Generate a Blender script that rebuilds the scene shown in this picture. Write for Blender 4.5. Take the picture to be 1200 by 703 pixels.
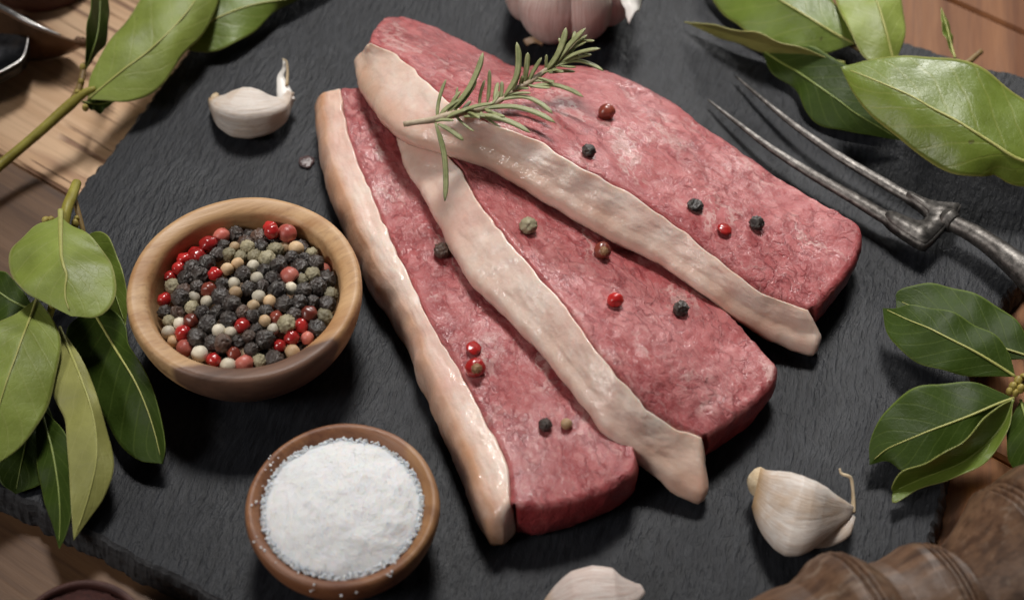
import bpy, bmesh, math, random
import numpy as np
from mathutils import Vector, Matrix, noise
from mathutils.bvhtree import BVHTree

R = math.radians
rng = random.Random(7)
for o in list(bpy.data.objects):
    bpy.data.objects.remove(o)
SC = bpy.context.scene
COL = SC.collection

# ------------------------------------------------------------------ camera
FPX = 2200.0                      # focal length in pixels of the 1200 px wide photograph
ELEV, DIST = 53.0, 0.616
cam_d = bpy.data.cameras.new('camera')
cam_d.sensor_width = 36.0
cam_d.lens = FPX / 1200.0 * 36.0
cam_d.clip_start, cam_d.clip_end = 0.01, 20.0
cam = bpy.data.objects.new('camera', cam_d)
COL.objects.link(cam)
cam.location = (0, -DIST * math.cos(R(ELEV)), DIST * math.sin(R(ELEV)))
cam.rotation_euler = (R(90 - ELEV), 0, 0)
cam_d.dof.use_dof = True
cam_d.dof.focus_distance = 0.598
cam_d.dof.aperture_fstop = 9.0
SC.camera = cam

# ------------------------------------------------------------------ light
w = bpy.data.worlds.new('World'); SC.world = w; w.use_nodes = True
w.node_tree.nodes['Background'].inputs[0].default_value = (0.80, 0.88, 1.0, 1)
w.node_tree.nodes['Background'].inputs[1].default_value = 0.026


def area(name, loc, target, size, energy, color, spread):
    d = bpy.data.lights.new(name, 'AREA')
    d.shape = 'RECTANGLE'; d.size, d.size_y = size
    d.energy = energy; d.color = color; d.spread = R(spread)
    o = bpy.data.objects.new(name, d); COL.objects.link(o)
    o.location = loc
    o.rotation_euler = (Vector(target) - Vector(loc)).to_track_quat('-Z', 'Y').to_euler()
    return o


area('softbox_lamp', (0.05, 0.54, 0.88), (0.030, 0.060, 0), (0.44, 0.36), 0.51, (1.0, 0.97, 0.93), 18.5)
area('fill_lamp', (-0.56, -0.34, 0.56), (0.05, 0.0, 0), (0.40, 0.40), 0.185, (1.0, 0.95, 0.91), 24)  # unseen fill, added to brighten the fat sides facing front-left
area('rim_lamp', (0.30, 0.92, 0.36), (0.06, 0.03, 0.02), (0.22, 0.12), 0.12, (1.0, 0.98, 0.95), 28)  # unseen lamp added at the back right for sparkles on the tilted steaks

SC.view_settings.view_transform = 'Standard'
SC.view_settings.look = 'None'
SC.view_settings.exposure = 0.0
SC.view_settings.gamma = 1.0
SC.cycles.use_denoising = True
SC.cycles.max_bounces = 8

# ------------------------------------------------------------------ measuring: photograph point + height -> place on the board
CL = Vector(cam.location)
_ca, _sa = math.cos(R(90 - ELEV)), math.sin(R(90 - ELEV))


def ray(px, py):
    x, y, z = (px - 600.0) / FPX, -(py - 351.0) / FPX, -1.0
    return Vector((x, y * _ca - z * _sa, y * _sa + z * _ca))


def W(px, py, zmm=0.0):
    d = ray(px, py)
    return CL + d * ((zmm / 1000.0 - CL.z) / d.z)


def mmpp(p):                       # metres per photo pixel at a place
    return (p - CL).length / FPX


# ------------------------------------------------------------------ node helper
class NT:
    def __init__(s, name):
        s.m = bpy.data.materials.new(name); s.m.use_nodes = True
        s.t = s.m.node_tree; s.b = s.t.nodes['Principled BSDF']
        s._co = None

    def new(s, typ, **kw):
        n = s.t.nodes.new(typ)
        for k, v in kw.items():
            setattr(n, k, v)
        return n

    def put(s, sock, v):
        if isinstance(v, bpy.types.NodeSocket):
            s.t.links.new(v, sock)
        elif isinstance(v, (tuple, list)) and len(v) == 3 and sock.type == 'RGBA':
            sock.default_value = (*v, 1)
        else:
            sock.default_value = v

    def co(s, kind='Object'):
        if s._co is None:
            s._co = s.new('ShaderNodeTexCoord')
        return s._co.outputs[kind]

    def map(s, vec, scale=(1, 1, 1), rot=(0, 0, 0), loc=(0, 0, 0)):
        if any(rot) and tuple(scale) != (1, 1, 1):
            vec = s.map(vec, (1, 1, 1), rot); rot = (0, 0, 0)
        n = s.new('ShaderNodeMapping')
        s.put(n.inputs[0], vec); n.inputs[1].default_value = loc
        n.inputs[2].default_value = rot; n.inputs[3].default_value = scale
        return n.outputs[0]

    def noise(s, vec, scale, detail=4, rough=0.55, dist=0.0, out=0, kind='FBM'):
        n = s.new('ShaderNodeTexNoise', noise_type=kind); s.put(n.inputs['Vector'], vec)
        n.inputs['Scale'].default_value = scale; n.inputs['Detail'].default_value = detail
        n.inputs['Roughness'].default_value = rough; n.inputs['Distortion'].default_value = dist
        return n.outputs[out]

    def voro(s, vec, scale, feature='DISTANCE_TO_EDGE', rand=1.0):
        n = s.new('ShaderNodeTexVoronoi', feature=feature); s.put(n.inputs['Vector'], vec)
        n.inputs['Scale'].default_value = scale; n.inputs['Randomness'].default_value = rand
        return n.outputs[0]

    def ramp(s, fac, stops, interp='LINEAR'):
        n = s.new('ShaderNodeValToRGB'); s.put(n.inputs[0], fac)
        n.color_ramp.interpolation = interp
        e = n.color_ramp.elements
        while len(e) < len(stops):
            e.new(0.5)
        for i, (p, c) in enumerate(stops):
            e[i].position = p
            e[i].color = (*c, 1) if isinstance(c, (tuple, list)) else (c, c, c, 1)
        return n.outputs[0]

    def mix(s, fac, a, b, mode='MIX'):
        n = s.new('ShaderNodeMix', data_type='RGBA', blend_type=mode)
        s.put(n.inputs[0], fac); s.put(n.inputs[6], a); s.put(n.inputs[7], b)
        return n.outputs[2]

    def math(s, op, a, b=0.0, c=0.0, clamp=False):
        n = s.new('ShaderNodeMath', operation=op, use_clamp=clamp)
        s.put(n.inputs[0], a); s.put(n.inputs[1], b); s.put(n.inputs[2], c)
        return n.outputs[0]

    def vadd(s, a, b, k=1.0):      # a + (b-0.5)*k
        n = s.new('ShaderNodeVectorMath', operation='MULTIPLY_ADD')
        s.put(n.inputs[0], b); n.inputs[1].default_value = (k, k, k)
        m = s.new('ShaderNodeVectorMath', operation='ADD')
        s.put(m.inputs[0], a); s.put(n.inputs[2], (-k / 2, -k / 2, -k / 2))
        s.put(m.inputs[1], n.outputs[0])
        return m.outputs[0]

    def sep(s, vec):
        n = s.new('ShaderNodeSeparateXYZ'); s.put(n.inputs[0], vec)
        return n.outputs

    def bump(s, h, dist=0.001, strength=1.0, normal=None):
        n = s.new('ShaderNodeBump'); s.put(n.inputs['Height'], h)
        n.inputs['Distance'].default_value = dist; n.inputs['Strength'].default_value = strength
        if normal is not None:
            s.put(n.inputs['Normal'], normal)
        return n.outputs[0]

    def set(s, **kw):
        for k, v in kw.items():
            s.put(s.b.inputs[k.replace('_', ' ')], v)
        return s


def sss(n, weight, radius, scale):
    n.b.inputs['Subsurface Weight'].default_value = weight
    n.b.inputs['Subsurface Radius'].default_value = radius
    n.b.inputs['Subsurface Scale'].default_value = scale


# ------------------------------------------------------------------ materials
def mat_slate():
    n = NT('slate')
    c = n.co()
    warp = n.vadd(n.vadd(c, n.noise(c, 14, 3, out=1), 0.014), n.noise(c, 120, 2, out=1), 0.0010)
    st = n.map(warp, (1.0, 0.20, 1.0), (0, 0, R(16)))
    rip = n.noise(st, 680, 3, 0.55)
    rip2 = n.noise(n.map(warp, (1.0, 0.35, 1.0), (0, 0, R(8))), 800, 4, 0.62)
    fine = n.noise(n.map(c, (1, 0.6, 1), (0, 0, R(12))), 1700, 3, 0.7)
    big = n.noise(c, 22, 4, 0.6)
    layer = n.ramp(n.noise(n.map(warp, (1, .55, 1), (0, 0, R(20))), 30, 6, 0.68), [(0.45, 0.0), (0.465, 0.5), (0.55, 0.5), (0.565, 1.0)])
    col = n.ramp(rip, [(0.32, (0.0105, 0.0115, 0.0142)), (0.70, (0.0240, 0.0262, 0.0315))])
    col = n.mix(n.ramp(big, [(0.40, 0.0), (0.75, 0.45)]), col, (0.026, 0.027, 0.031))
    col = n.mix(n.ramp(n.noise(c, 1500, 2), [(0.69, 0.0), (0.78, 0.5)]), col, (0.14, 0.145, 0.155))
    # faint smears of juice and dusty scuffs
    col = n.mix(n.ramp(n.noise(n.map(warp, (1, .4, 1), (0, 0, R(-40))), 60, 5, 0.7), [(0.60, 0.0), (0.75, 0.35)]), col, (0.085, 0.088, 0.095))
    b = n.bump(layer, 0.00022, 0.5)
    b = n.bump(rip, 0.00062, 0.75, b)
    b = n.bump(rip2, 0.00040, 0.6, b)
    b = n.bump(fine, 0.00018, 0.5, b)
    n.set(Base_Color=col, Normal=b, Roughness=n.ramp(big, [(0.3, 0.40), (0.7, 0.55)]))
    n.b.inputs['Specular IOR Level'].default_value = 0.20
    return n.m


def mat_slate_edge():
    n = NT('slate_edge')
    c = n.co()
    f = n.noise(n.map(c, (1, 1, 3)), 260, 6, 0.7)
    col = n.ramp(f, [(0.3, (0.012, 0.012, 0.014)), (0.75, (0.055, 0.056, 0.06))])
    n.set(Base_Color=col, Roughness=0.7, Normal=n.bump(f, 0.0012, 0.8))
    return n.m


def mat_meat(name, rot, seed, pale=0.0, net=1.0):
    n = NT(name)
    c = n.map(n.co(), (1, 1, 1), (0, 0, -rot), (seed * 0.37, seed * 0.11, 0))
    warp = n.vadd(c, n.noise(c, 60, 4, out=1), 0.016)
    warp2 = n.vadd(warp, n.noise(c, 300, 4, out=1), 0.006)
    big = n.noise(c, 26, 4, 0.6)
    mid = n.noise(n.map(warp, (0.8, 1.3, 1)), 90, 6, 0.70)
    grain = n.noise(n.map(warp2, (0.7, 1.5, 1), (0, 0, 0.3)), 300, 5, 0.68)
    fib = n.noise(n.map(warp2, (0.45, 1.5, 1), (0, 0, 0.9)), 900, 4, 0.7)
    fold = n.noise(n.map(warp2, (0.8, 1.2, 1)), 130, 4, 0.62, 0.3, kind='RIDGED_MULTIFRACTAL')
    base = n.ramp(mid, [(0.30, (0.245, 0.022, 0.027)), (0.46, (0.375, 0.066, 0.070)), (0.58, (0.460, 0.120, 0.120)), (0.72, (0.53, 0.205, 0.195))])
    base = n.mix(n.ramp(big, [(0.40, 0.0), (0.70, 0.45)]), base, (0.455, 0.165 + pale, 0.165 + pale))
    base = n.mix(n.ramp(n.noise(n.map(warp, (0.6, 1.2, 1)), 38, 4, 0.6), [(0.48, 0.0), (0.64, 0.50)]), base, (0.370, 0.055, 0.058))
    gk = n.ramp(n.noise(c, 33, 3), [(0.38, 0.12), (0.62, 0.78)])
    base = n.mix(n.math('MULTIPLY', n.math('MULTIPLY', gk, n.ramp(grain, [(0.50, 0.0), (0.64, 1.0)])), 0.55), base, (0.58, 0.33, 0.315))
    base = n.mix(n.math('MULTIPLY', n.math('MULTIPLY', gk, n.ramp(grain, [(0.33, 1.0), (0.47, 0.0)])), 0.72), base, (0.180, 0.010, 0.018))
    base = n.mix(n.math('MULTIPLY', n.ramp(fib, [(0.52, 0.0), (0.70, 1.0)]), 0.26), base, (0.60, 0.38, 0.36))
    # short broken creases between the muscle bundles
    gate = n.ramp(n.noise(c, 55, 4, 0.6), [(0.38, 0.0), (0.55, 1.0)])
    crease = n.voro(n.map(warp2, (0.5, 1.0, 0.8)), 235)
    cr = n.math('MULTIPLY', n.ramp(crease, [(0.0, 1.0), (0.07, 0.55), (0.16, 0.0)]), n.math('MULTIPLY', gate, n.ramp(grain, [(0.40, 1.0), (0.60, 0.35)])))
    base = n.mix(n.math('MULTIPLY', cr, 0.52 * net), base, (0.155, 0.008, 0.016))
    # marbling: branching pale threads of fat
    mb = n.ramp(n.math('ABSOLUTE', n.math('SUBTRACT', n.noise(n.map(warp2, (0.55, 1.2, 1), (0, 0, 0.5)), 30, 5, 0.62), 0.5)), [(0.006, 1.0), (0.024, 0.0)])
    mb = n.math('MULTIPLY', mb, n.ramp(n.noise(c, 48, 3), [(0.46, 0.0), (0.60, 1.0)]))
    base = n.mix(n.math('MULTIPLY', mb, 0.60), base, (0.62, 0.42, 0.385))
    # the side walls: deeper red than the top
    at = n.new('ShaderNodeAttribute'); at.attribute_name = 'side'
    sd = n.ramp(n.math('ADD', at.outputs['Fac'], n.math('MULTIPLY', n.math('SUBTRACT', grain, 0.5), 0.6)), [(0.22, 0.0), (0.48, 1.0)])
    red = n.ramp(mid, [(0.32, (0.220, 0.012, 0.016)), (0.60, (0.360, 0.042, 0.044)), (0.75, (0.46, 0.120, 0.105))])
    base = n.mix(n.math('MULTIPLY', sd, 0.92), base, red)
    h = n.math('SUBTRACT', n.math('MULTIPLY', grain, n.math('ADD', 0.25, n.math('MULTIPLY', gk, 0.6))), n.math('MULTIPLY', cr, 0.45))
    b = n.bump(mid, 0.0013, 0.5)
    b = n.bump(h, 0.0009, 0.7, b)
    b = n.bump(fib, 0.00040, 0.6, b)
    wet = n.bump(n.noise(c, 480, 3, 0.65), 0.0008, 0.8, n.bump(mid, 0.0010, 0.5))
    n.set(Base_Color=base, Normal=b, Roughness=n.ramp(mid, [(0.3, 0.34), (0.7, 0.54)]), Coat_Normal=wet)
    n.b.inputs['Specular IOR Level'].default_value = 0.45
    n.put(n.b.inputs['Coat Weight'], n.ramp(n.noise(c, 45, 3), [(0.42, 0.12), (0.60, 0.72)]))
    n.b.inputs['Coat Roughness'].default_value = 0.07
    sss(n, 0.08, (1.0, 0.22, 0.16), 0.002)
    return n.m


def mat_fat(name, seed, rind=0.5):
    n = NT(name)
    c = n.map(n.co(), loc=(seed * 0.53, seed * 0.29, 0))
    big = n.noise(n.vadd(c, n.noise(c, 60, 3, out=1), 0.012), 34, 4, 0.55)
    mid = n.noise(c, 130, 5, 0.6)
    fine = n.noise(c, 700, 4, 0.7)
    at = n.new('ShaderNodeAttribute'); at.attribute_name = 'rind'
    rd = at.outputs['Fac']; en = n.new('ShaderNodeAttribute'); en.attribute_name = 'tip'
    col = n.ramp(mid, [(0.25, (0.77, 0.530, 0.440)), (0.55, (0.85, 0.670, 0.575)), (0.8, (0.88, 0.760, 0.685))])
    col = n.mix(n.ramp(n.noise(c, 52, 3), [(0.46, 0.0), (0.68, 0.62)]), col, (0.72, 0.430, 0.360))
    # yellower outer rind, patchy
    k = n.math('MULTIPLY', n.math('ADD', n.math('MULTIPLY', rd, rind), n.math('MULTIPLY', en.outputs['Fac'], 0.35)), n.ramp(big, [(0.34, 0.25), (0.60, 1.0)]), clamp=True)
    col = n.mix(n.math('MULTIPLY', k, 0.85), col, (0.560, 0.285, 0.150))
    col = n.mix(n.ramp(n.noise(n.map(c, (1, 1, 1), (0, 0, .4)), 23, 2), [(0.74, 0.0), (0.80, 0.8)]), col, (0.42, 0.10, 0.080))
    col = n.mix(n.ramp(fine, [(0.60, 0.0), (0.75, 0.18)]), col, (0.85, 0.78, 0.72))
    b = n.bump(mid, 0.0010, 0.35)
    b = n.bump(fine, 0.00030, 0.5, b)
    n.set(Base_Color=col, Normal=b, Roughness=n.ramp(mid, [(0.3, 0.32), (0.7, 0.50)]))
    n.b.inputs['Coat Weight'].default_value = 0.7
    n.b.inputs['Coat Roughness'].default_value = 0.12
    n.put(n.b.inputs['Coat Normal'], n.bump(n.noise(c, 330, 3, 0.6), 0.0010, 0.7))
    sss(n, 0.28, (1.0, 0.5, 0.35), 0.0040)
    return n.m


def mat_wood(name, a, b_, dark, rot=0.0, scale=1.0, rough=0.5, ring=None, patch=None, saw=0.0, wear=0.0):
    n = NT(name)
    c = n.map(n.co(), (1, 1, 1), (0, 0, -rot))
    warp = n.vadd(c, n.noise(n.map(c, (0.25, 1, 1)), 30 * scale, 4, out=1), 0.012 / scale)
    g = n.noise(n.map(warp, (0.06, 1.0, 1.0)), 120 * scale, 6, 0.6)
    f = n.noise(n.map(c, (0.04, 1.0, 1.0)), 520 * scale, 5, 0.7)
    col = n.ramp(g, [(0.34, b_), (0.58, a)])
    col = n.mix(n.ramp(n.noise(n.map(warp, (0.10, 1, 1)), 62 * scale, 4), [(0.60, 0.0), (0.70, 0.6)]), col, dark)
    col = n.mix(n.math('MULTIPLY', n.ramp(f, [(0.5, 0.0), (0.72, 1.0)]), 0.5), col, dark)
    col = n.mix(n.ramp(n.noise(c, 16 * scale, 3), [(0.35, 0.0), (0.75, 0.45)]), col, b_)
    if patch:                      # heartwood streak: a darker zone of the timber with its own edge
        z = n.sep(n.vadd(c, n.noise(c, 40, 4, out=1), 0.010))
        d = n.math('ADD', n.math('MULTIPLY', z[0], patch[0]), n.math('MULTIPLY', z[1], patch[1]))
        fac = n.ramp(n.math('ADD', n.math('MULTIPLY', d, patch[2]), patch[3]), [(0.46, 0.0), (0.50, 1.0)])
        col = n.mix(n.math('MULTIPLY', fac, 0.92), col, n.ramp(g, [(0.3, patch[4]), (0.65, patch[5])]))
    nb = n.bump(f, 0.00025, 0.6)
    if wear:
        wn = n.noise(n.map(n.vadd(c, n.noise(c, 120, 3, out=1), 0.006), (0.10, 1, 1)), 210, 5, 0.75)
        kk = n.math('MULTIPLY', n.ramp(wn, [(0.55, 0.0), (0.64, 1.0)]), n.ramp(n.noise(c, 75, 4), [(0.40, 0.0), (0.60, 1.0)]))
        col = n.mix(n.math('MULTIPLY', kk, wear), col, (0.30, 0.225, 0.165))
        nb = n.bump(wn, 0.0006, 0.5, nb)
    if saw:
        s = n.sep(n.vadd(c, n.noise(c, 35, 3, out=1), 0.004))
        band = n.ramp(n.noise(n.map(c, (0.02, 1, 0.02)), 330, 2), [(0.57, 0.0), (0.63, 1.0)])
        gate = n.ramp(n.noise(n.map(c, (0.8, 1, 1)), 26, 2), [(0.44, 0.0), (0.52, 1.0)])
        k = n.math('MULTIPLY', band, gate)
        col = n.mix(n.math('MULTIPLY', k, saw), col, (0.16, 0.062, 0.030))
        nb = n.bump(n.math('SUBTRACT', 1.0, k), 0.0006, 0.8, nb)
    n.set(Base_Color=col, Roughness=n.ramp(g, [(0.3, rough + 0.12), (0.7, rough)]), Normal=nb)
    return n.m


def mat_leaf(name, top, under, vein, gloss=0.35, trans=0.12):
    n = NT(name)
    uv = n.co('UV'); s = n.sep(uv); c = n.co()
    v = n.math('ABSOLUTE', n.math('SUBTRACT', s[1], 0.5))          # 0 midrib .. 0.5 edge
    wob = n.math('MULTIPLY', n.math('SUBTRACT', n.noise(c, 95, 3), 0.5), 0.35)
    side = n.math('MULTIPLY', n.math('GREATER_THAN', s[1], 0.5), 0.45)
    t = n.math('ADD', n.math('SUBTRACT', n.math('MULTIPLY', s[0], 8.5), n.math('MULTIPLY', v, 4.2)), n.math('ADD', wob, side))
    p = n.math('ABSOLUTE', n.math('SUBTRACT', n.math('FRACT', t), 0.5))
    line = n.ramp(p, [(0.0, 1.0), (0.030, 0.85), (0.085, 0.0)])
    net = n.voro(n.map(c, (1, 1, 0.5)), 520)
    netl = n.ramp(net, [(0.0, 1.0), (0.10, 0.0)])
    mott = n.noise(c, 60, 4, 0.6)
    colt = n.mix(n.ramp(mott, [(0.32, 0.0), (0.72, 1.0)]), tuple(x * 0.78 for x in top), tuple(min(1, x * 1.22) for x in top))
    colt = n.mix(n.math('MULTIPLY', line, 0.16), colt, vein)
    colt = n.mix(n.math('MULTIPLY', netl, 0.04), colt, vein)
    sp = n.ramp(n.noise(c, 210, 2), [(0.735, 0.0), (0.765, 1.0)])
    colt = n.mix(n.math('MULTIPLY', sp, 0.55), colt, (0.06, 0.04, 0.012))
    edge = n.ramp(v, [(0.475, 0.0), (0.495, 0.8)])
    colt = n.mix(edge, colt, vein)
    geo = n.new('ShaderNodeNewGeometry')
    colu = n.mix(n.math('MULTIPLY', line, 0.35), under, vein)
    col = n.mix(geo.outputs['Backfacing'], colt, colu)
    b = n.bump(mott, 0.0014, 0.5)
    b = n.bump(n.math('SUBTRACT', 1.0, line), 0.00008, 0.4, b)
    b = n.bump(n.math('SUBTRACT', 1.0, netl), 0.00004, 0.5, b)
    n.set(Base_Color=col, Normal=b, Roughness=n.ramp(mott, [(0.3, gloss), (0.7, gloss + 0.14)]))
    # thin leaf: some light comes through
    tr = n.new('ShaderNodeBsdfTranslucent'); n.put(tr.inputs[0], n.mix(0.5, col, (0.22, 0.30, 0.03))); n.put(tr.inputs[1], b)
    mx = n.new('ShaderNodeMixShader'); mx.inputs[0].default_value = trans
    out = n.t.nodes['Material Output']
    n.t.links.new(n.b.outputs[0], mx.inputs[1]); n.t.links.new(tr.outputs[0], mx.inputs[2])
    n.t.links.new(mx.outputs[0], out.inputs[0])
    return n.m


def mat_plain(name, a, b_, scale=200, rough=0.5, bump=0.0003, stretch=(1, 1, 1), spec=0.5, ssw=0.0, metal=0.0):
    n = NT(name)
    c = n.map(n.co(), stretch)
    f = n.noise(c, scale, 5, 0.65)
    n.set(Base_Color=n.ramp(f, [(0.3, a), (0.7, b_)]), Roughness=n.ramp(f, [(0.3, rough), (0.7, min(1, rough + 0.12))]),
          Normal=n.bump(f, bump, 0.7), Metallic=metal)
    n.b.inputs['Specular IOR Level'].default_value = spec
    if ssw:
        sss(n, ssw, (1.0, 0.7, 0.5), 0.002)
    return n.m


def mat_pepper(name, stops, scale, rough, bump, ridged=False, coat=0.0):
    n = NT(name)
    c = n.co()
    info = n.new('ShaderNodeObjectInfo')
    cc = n.new('ShaderNodeVectorMath', operation='ADD'); n.put(cc.inputs[0], c)
    mul = n.new('ShaderNodeMath', operation='MULTIPLY'); n.put(mul.inputs[0], info.outputs['Random']); mul.inputs[1].default_value = 0.37
    n.put(cc.inputs[1], mul.outputs[0])
    v = cc.outputs[0]
    f = n.noise(v, scale, 4, 0.6)
    col = n.ramp(f, stops)
    hue = n.math('ADD', n.math('MULTIPLY', info.outputs['Random'], 0.6), 0.68)
    hs = n.new('ShaderNodeHueSaturation'); n.put(hs.inputs['Color'], col); n.put(hs.inputs['Value'], hue)
    col = hs.outputs[0]
    h = f
    if ridged:
        h = n.ramp(n.voro(n.vadd(v, n.noise(v, 400, 3, out=1), 0.002), 700), [(0.0, 1.0), (0.22, 0.0)])
        col = n.mix(n.math('MULTIPLY', h, 0.35), col, (0.17, 0.155, 0.14))
    n.set(Base_Color=col, Roughness=rough, Normal=n.bump(h, bump, 0.8))
    n.b.inputs['Coat Weight'].default_value = coat
    n.b.inputs['Coat Roughness'].default_value = 0.12
    return n.m


def mat_garlic(name, warm=0.0, pink=0.0):
    n = NT(name)
    uv = n.co('UV'); c = n.co(); s = n.sep(uv)
    st = n.noise(n.map(uv, (1.5, 26, 1)), 3.0, 5, 0.65, 0.4)
    blot = n.noise(c, 75, 4, 0.6)
    col = n.ramp(st, [(0.30, (0.60, 0.49 - .05 * pink, 0.41 - .03 * pink)), (0.60, (0.76, 0.70 - .03 * pink, 0.645 - .03 * pink))])
    col = n.mix(n.ramp(blot, [(0.48, 0.0), (0.70, 0.55 + 0.2 * warm)]), col, (0.56, 0.38, 0.23) if not pink else (0.66, 0.48, 0.41))
    rt = n.ramp(s[0], [(0.02, 0.85), (0.16, 0.0)])
    col = n.mix(rt, col, (0.44, 0.27, 0.12))
    strk = n.noise(n.map(uv, (0.8, 46, 1)), 3.0, 4, 0.6, 0.3)
    col = n.mix(n.ramp(strk, [(0.56, 0.0), (0.68, 0.42)]), col, (0.50, 0.33, 0.20) if not pink else (0.60, 0.40, 0.345))
    b = n.bump(st, 0.0007, 0.55)
    b = n.bump(blot, 0.0015, 0.4, b)
    n.set(Base_Color=col, Normal=b, Roughness=n.ramp(st, [(0.3, 0.34), (0.7, 0.48)]))
    sss(n, 0.18, (1.0, 0.8, 0.65), 0.002)
    return n.m


def mat_iron(name, base=(0.075, 0.069, 0.064), spots=(0.25, 0.232, 0.214), rough=0.42):
    n = NT(name)
    c = n.co()
    f = n.noise(c, 420, 6, 0.72); g = n.noise(c, 90, 4, 0.6)
    col = n.ramp(f, [(0.38, base), (0.66, spots)])
    col = n.mix(n.ramp(g, [(0.5, 0.0), (0.72, 0.7)]), col, (0.055, 0.045, 0.040))
    n.set(Base_Color=col, Metallic=0.85, Roughness=n.ramp(g, [(0.3, rough), (0.7, rough + 0.18)]), Normal=n.bump(f, 0.00018, 0.6))
    return n.m


M = {}
M['slate'] = mat_slate(); M['slate_edge'] = mat_slate_edge()
D2 = math.atan2(-175, 250)                       # the board's long direction
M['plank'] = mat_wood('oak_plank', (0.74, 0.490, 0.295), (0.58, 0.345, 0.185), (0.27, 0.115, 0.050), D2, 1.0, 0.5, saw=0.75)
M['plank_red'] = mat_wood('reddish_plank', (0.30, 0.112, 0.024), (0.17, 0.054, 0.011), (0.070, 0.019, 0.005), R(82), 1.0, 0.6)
M['plank_low'] = mat_wood('brown_shaded_plank', (0.165, 0.082, 0.034), (0.090, 0.040, 0.015), (0.040, 0.014, 0.006), D2, 1.0, 0.5)  # brown wood with the dimming towards the frame edge put into its colour
M['bowl_pale'] = mat_wood('olive_wood', (0.55, 0.345, 0.175), (0.38, 0.195, 0.080), (0.17, 0.068, 0.026), R(25), 1.25, 0.44,
                          patch=(-0.21, -0.98, 22.0, -0.10, (0.055, 0.027, 0.020), (0.170, 0.088, 0.062)))
M['bowl_dark'] = mat_wood('walnut_wood', (0.29, 0.130, 0.060), (0.16, 0.060, 0.028), (0.065, 0.021, 0.010), R(-35), 1.5, 0.44,
                          patch=(0.8, 0.6, 20.0, 0.10, (0.20, 0.088, 0.032), (0.36, 0.185, 0.078)))
M['mill_wood'] = mat_wood('mill_wood', (0.200, 0.112, 0.064), (0.075, 0.037, 0.020), (0.030, 0.013, 0.008), R(20), 2.6, 0.36, wear=0.8)
M['dark_wood'] = mat_wood('dark_red_wood', (0.080, 0.026, 0.018), (0.045, 0.013, 0.010), (0.020, 0.006, 0.005), 0.3, 1.5, 0.55)
M['leaf_pale'] = mat_leaf('bay_leaf_pale', (0.240, 0.300, 0.052), (0.06, 0.12, 0.02), (0.42, 0.43, 0.15), 0.42)
M['leaf_mid'] = mat_leaf('bay_leaf_mid', (0.140, 0.200, 0.028), (0.15, 0.21, 0.06), (0.36, 0.38, 0.11), 0.34)
M['leaf_fresh'] = mat_leaf('bay_leaf_fresh', (0.165, 0.225, 0.030), (0.17, 0.23, 0.06), (0.44, 0.43, 0.12), 0.30, 0.2)
M['leaf_dark'] = mat_leaf('bay_leaf_dark', (0.034, 0.060, 0.007), (0.14, 0.20, 0.055), (0.15, 0.20, 0.040), 0.44, 0.08)
M['leaf_dark'].node_tree.nodes['Principled BSDF'].inputs['Specular IOR Level'].default_value = 0.17
M['leaf_yellow'] = mat_leaf('bay_leaf_yellow', (0.320, 0.320, 0.090), (0.16, 0.22, 0.06), (0.45, 0.43, 0.16), 0.45)
M['rib'] = mat_plain('leaf_rib', (0.34, 0.35, 0.085), (0.46, 0.45, 0.15), 300, 0.42)
M['rib_dark'] = mat_plain('leaf_rib_dark', (0.17, 0.23, 0.045), (0.26, 0.31, 0.07), 300, 0.42)
M['stem'] = mat_plain('bay_stem', (0.24, 0.20, 0.030), (0.38, 0.34, 0.060), 160, 0.45, 0.0006, (1, 1, 1))
M['stem_brown'] = mat_plain('brown_stem', (0.13, 0.065, 0.025), (0.28, 0.19, 0.06), 160, 0.5, 0.0006)
M['bud'] = mat_plain('bay_bud', (0.26, 0.19, 0.035), (0.46, 0.37, 0.090), 300, 0.45)
M['rosemary'] = mat_plain('rosemary_needle', (0.170, 0.190, 0.070), (0.310, 0.320, 0.150), 240, 0.42, 0.0004)
M['rosemary_under'] = mat_plain('rosemary_pale', (0.34, 0.35, 0.22), (0.46, 0.45, 0.31), 300, 0.6)
M['rosemary_stem'] = mat_plain('rosemary_stem', (0.36, 0.27, 0.17), (0.52, 0.43, 0.31), 260, 0.55, 0.0005)
M['garlic'] = mat_garlic('garlic_skin'); M['garlic_warm'] = mat_garlic('garlic_skin_warm', 1.0)
M['garlic_pink'] = mat_garlic('garlic_skin_pink', 0.0, 1.0)
M['garlic_root'] = mat_plain('garlic_root', (0.52, 0.38, 0.22), (0.68, 0.57, 0.40), 500, 0.7, 0.0006)
M['paper'] = mat_plain('garlic_paper', (0.74, 0.70, 0.65), (0.82, 0.79, 0.75), 160, 0.35, 0.0006, (1, .3, 1))
M['iron'] = mat_iron('forged_iron')
M['black_steel'] = mat_iron('black_steel', (0.020, 0.021, 0.024), (0.050, 0.050, 0.055), 0.38)
M['bright_steel'] = mat_plain('bright_steel', (0.42, 0.41, 0.40), (0.60, 0.58, 0.56), 240, 0.28, 0.0002, metal=1.0)
M['brown_metal'] = mat_plain('brown_metal', (0.10, 0.048, 0.024), (0.19, 0.100, 0.052), 90, 0.36, 0.0006, metal=0.35)
M['black_pepper'] = mat_pepper('black_pepper', [(0.3, (0.012, 0.009, 0.008)), (0.7, (0.065, 0.047, 0.040))], 420, 0.48, 0.0006, True)
M['brown_pepper'] = mat_pepper('brown_pepper', [(0.3, (0.045, 0.022, 0.015)), (0.7, (0.15, 0.085, 0.058))], 420, 0.5, 0.0005, True)
M['white_pepper'] = mat_pepper('white_pepper', [(0.3, (0.50, 0.43, 0.31)), (0.7, (0.70, 0.64, 0.52))], 320, 0.55, 0.0003)
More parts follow.
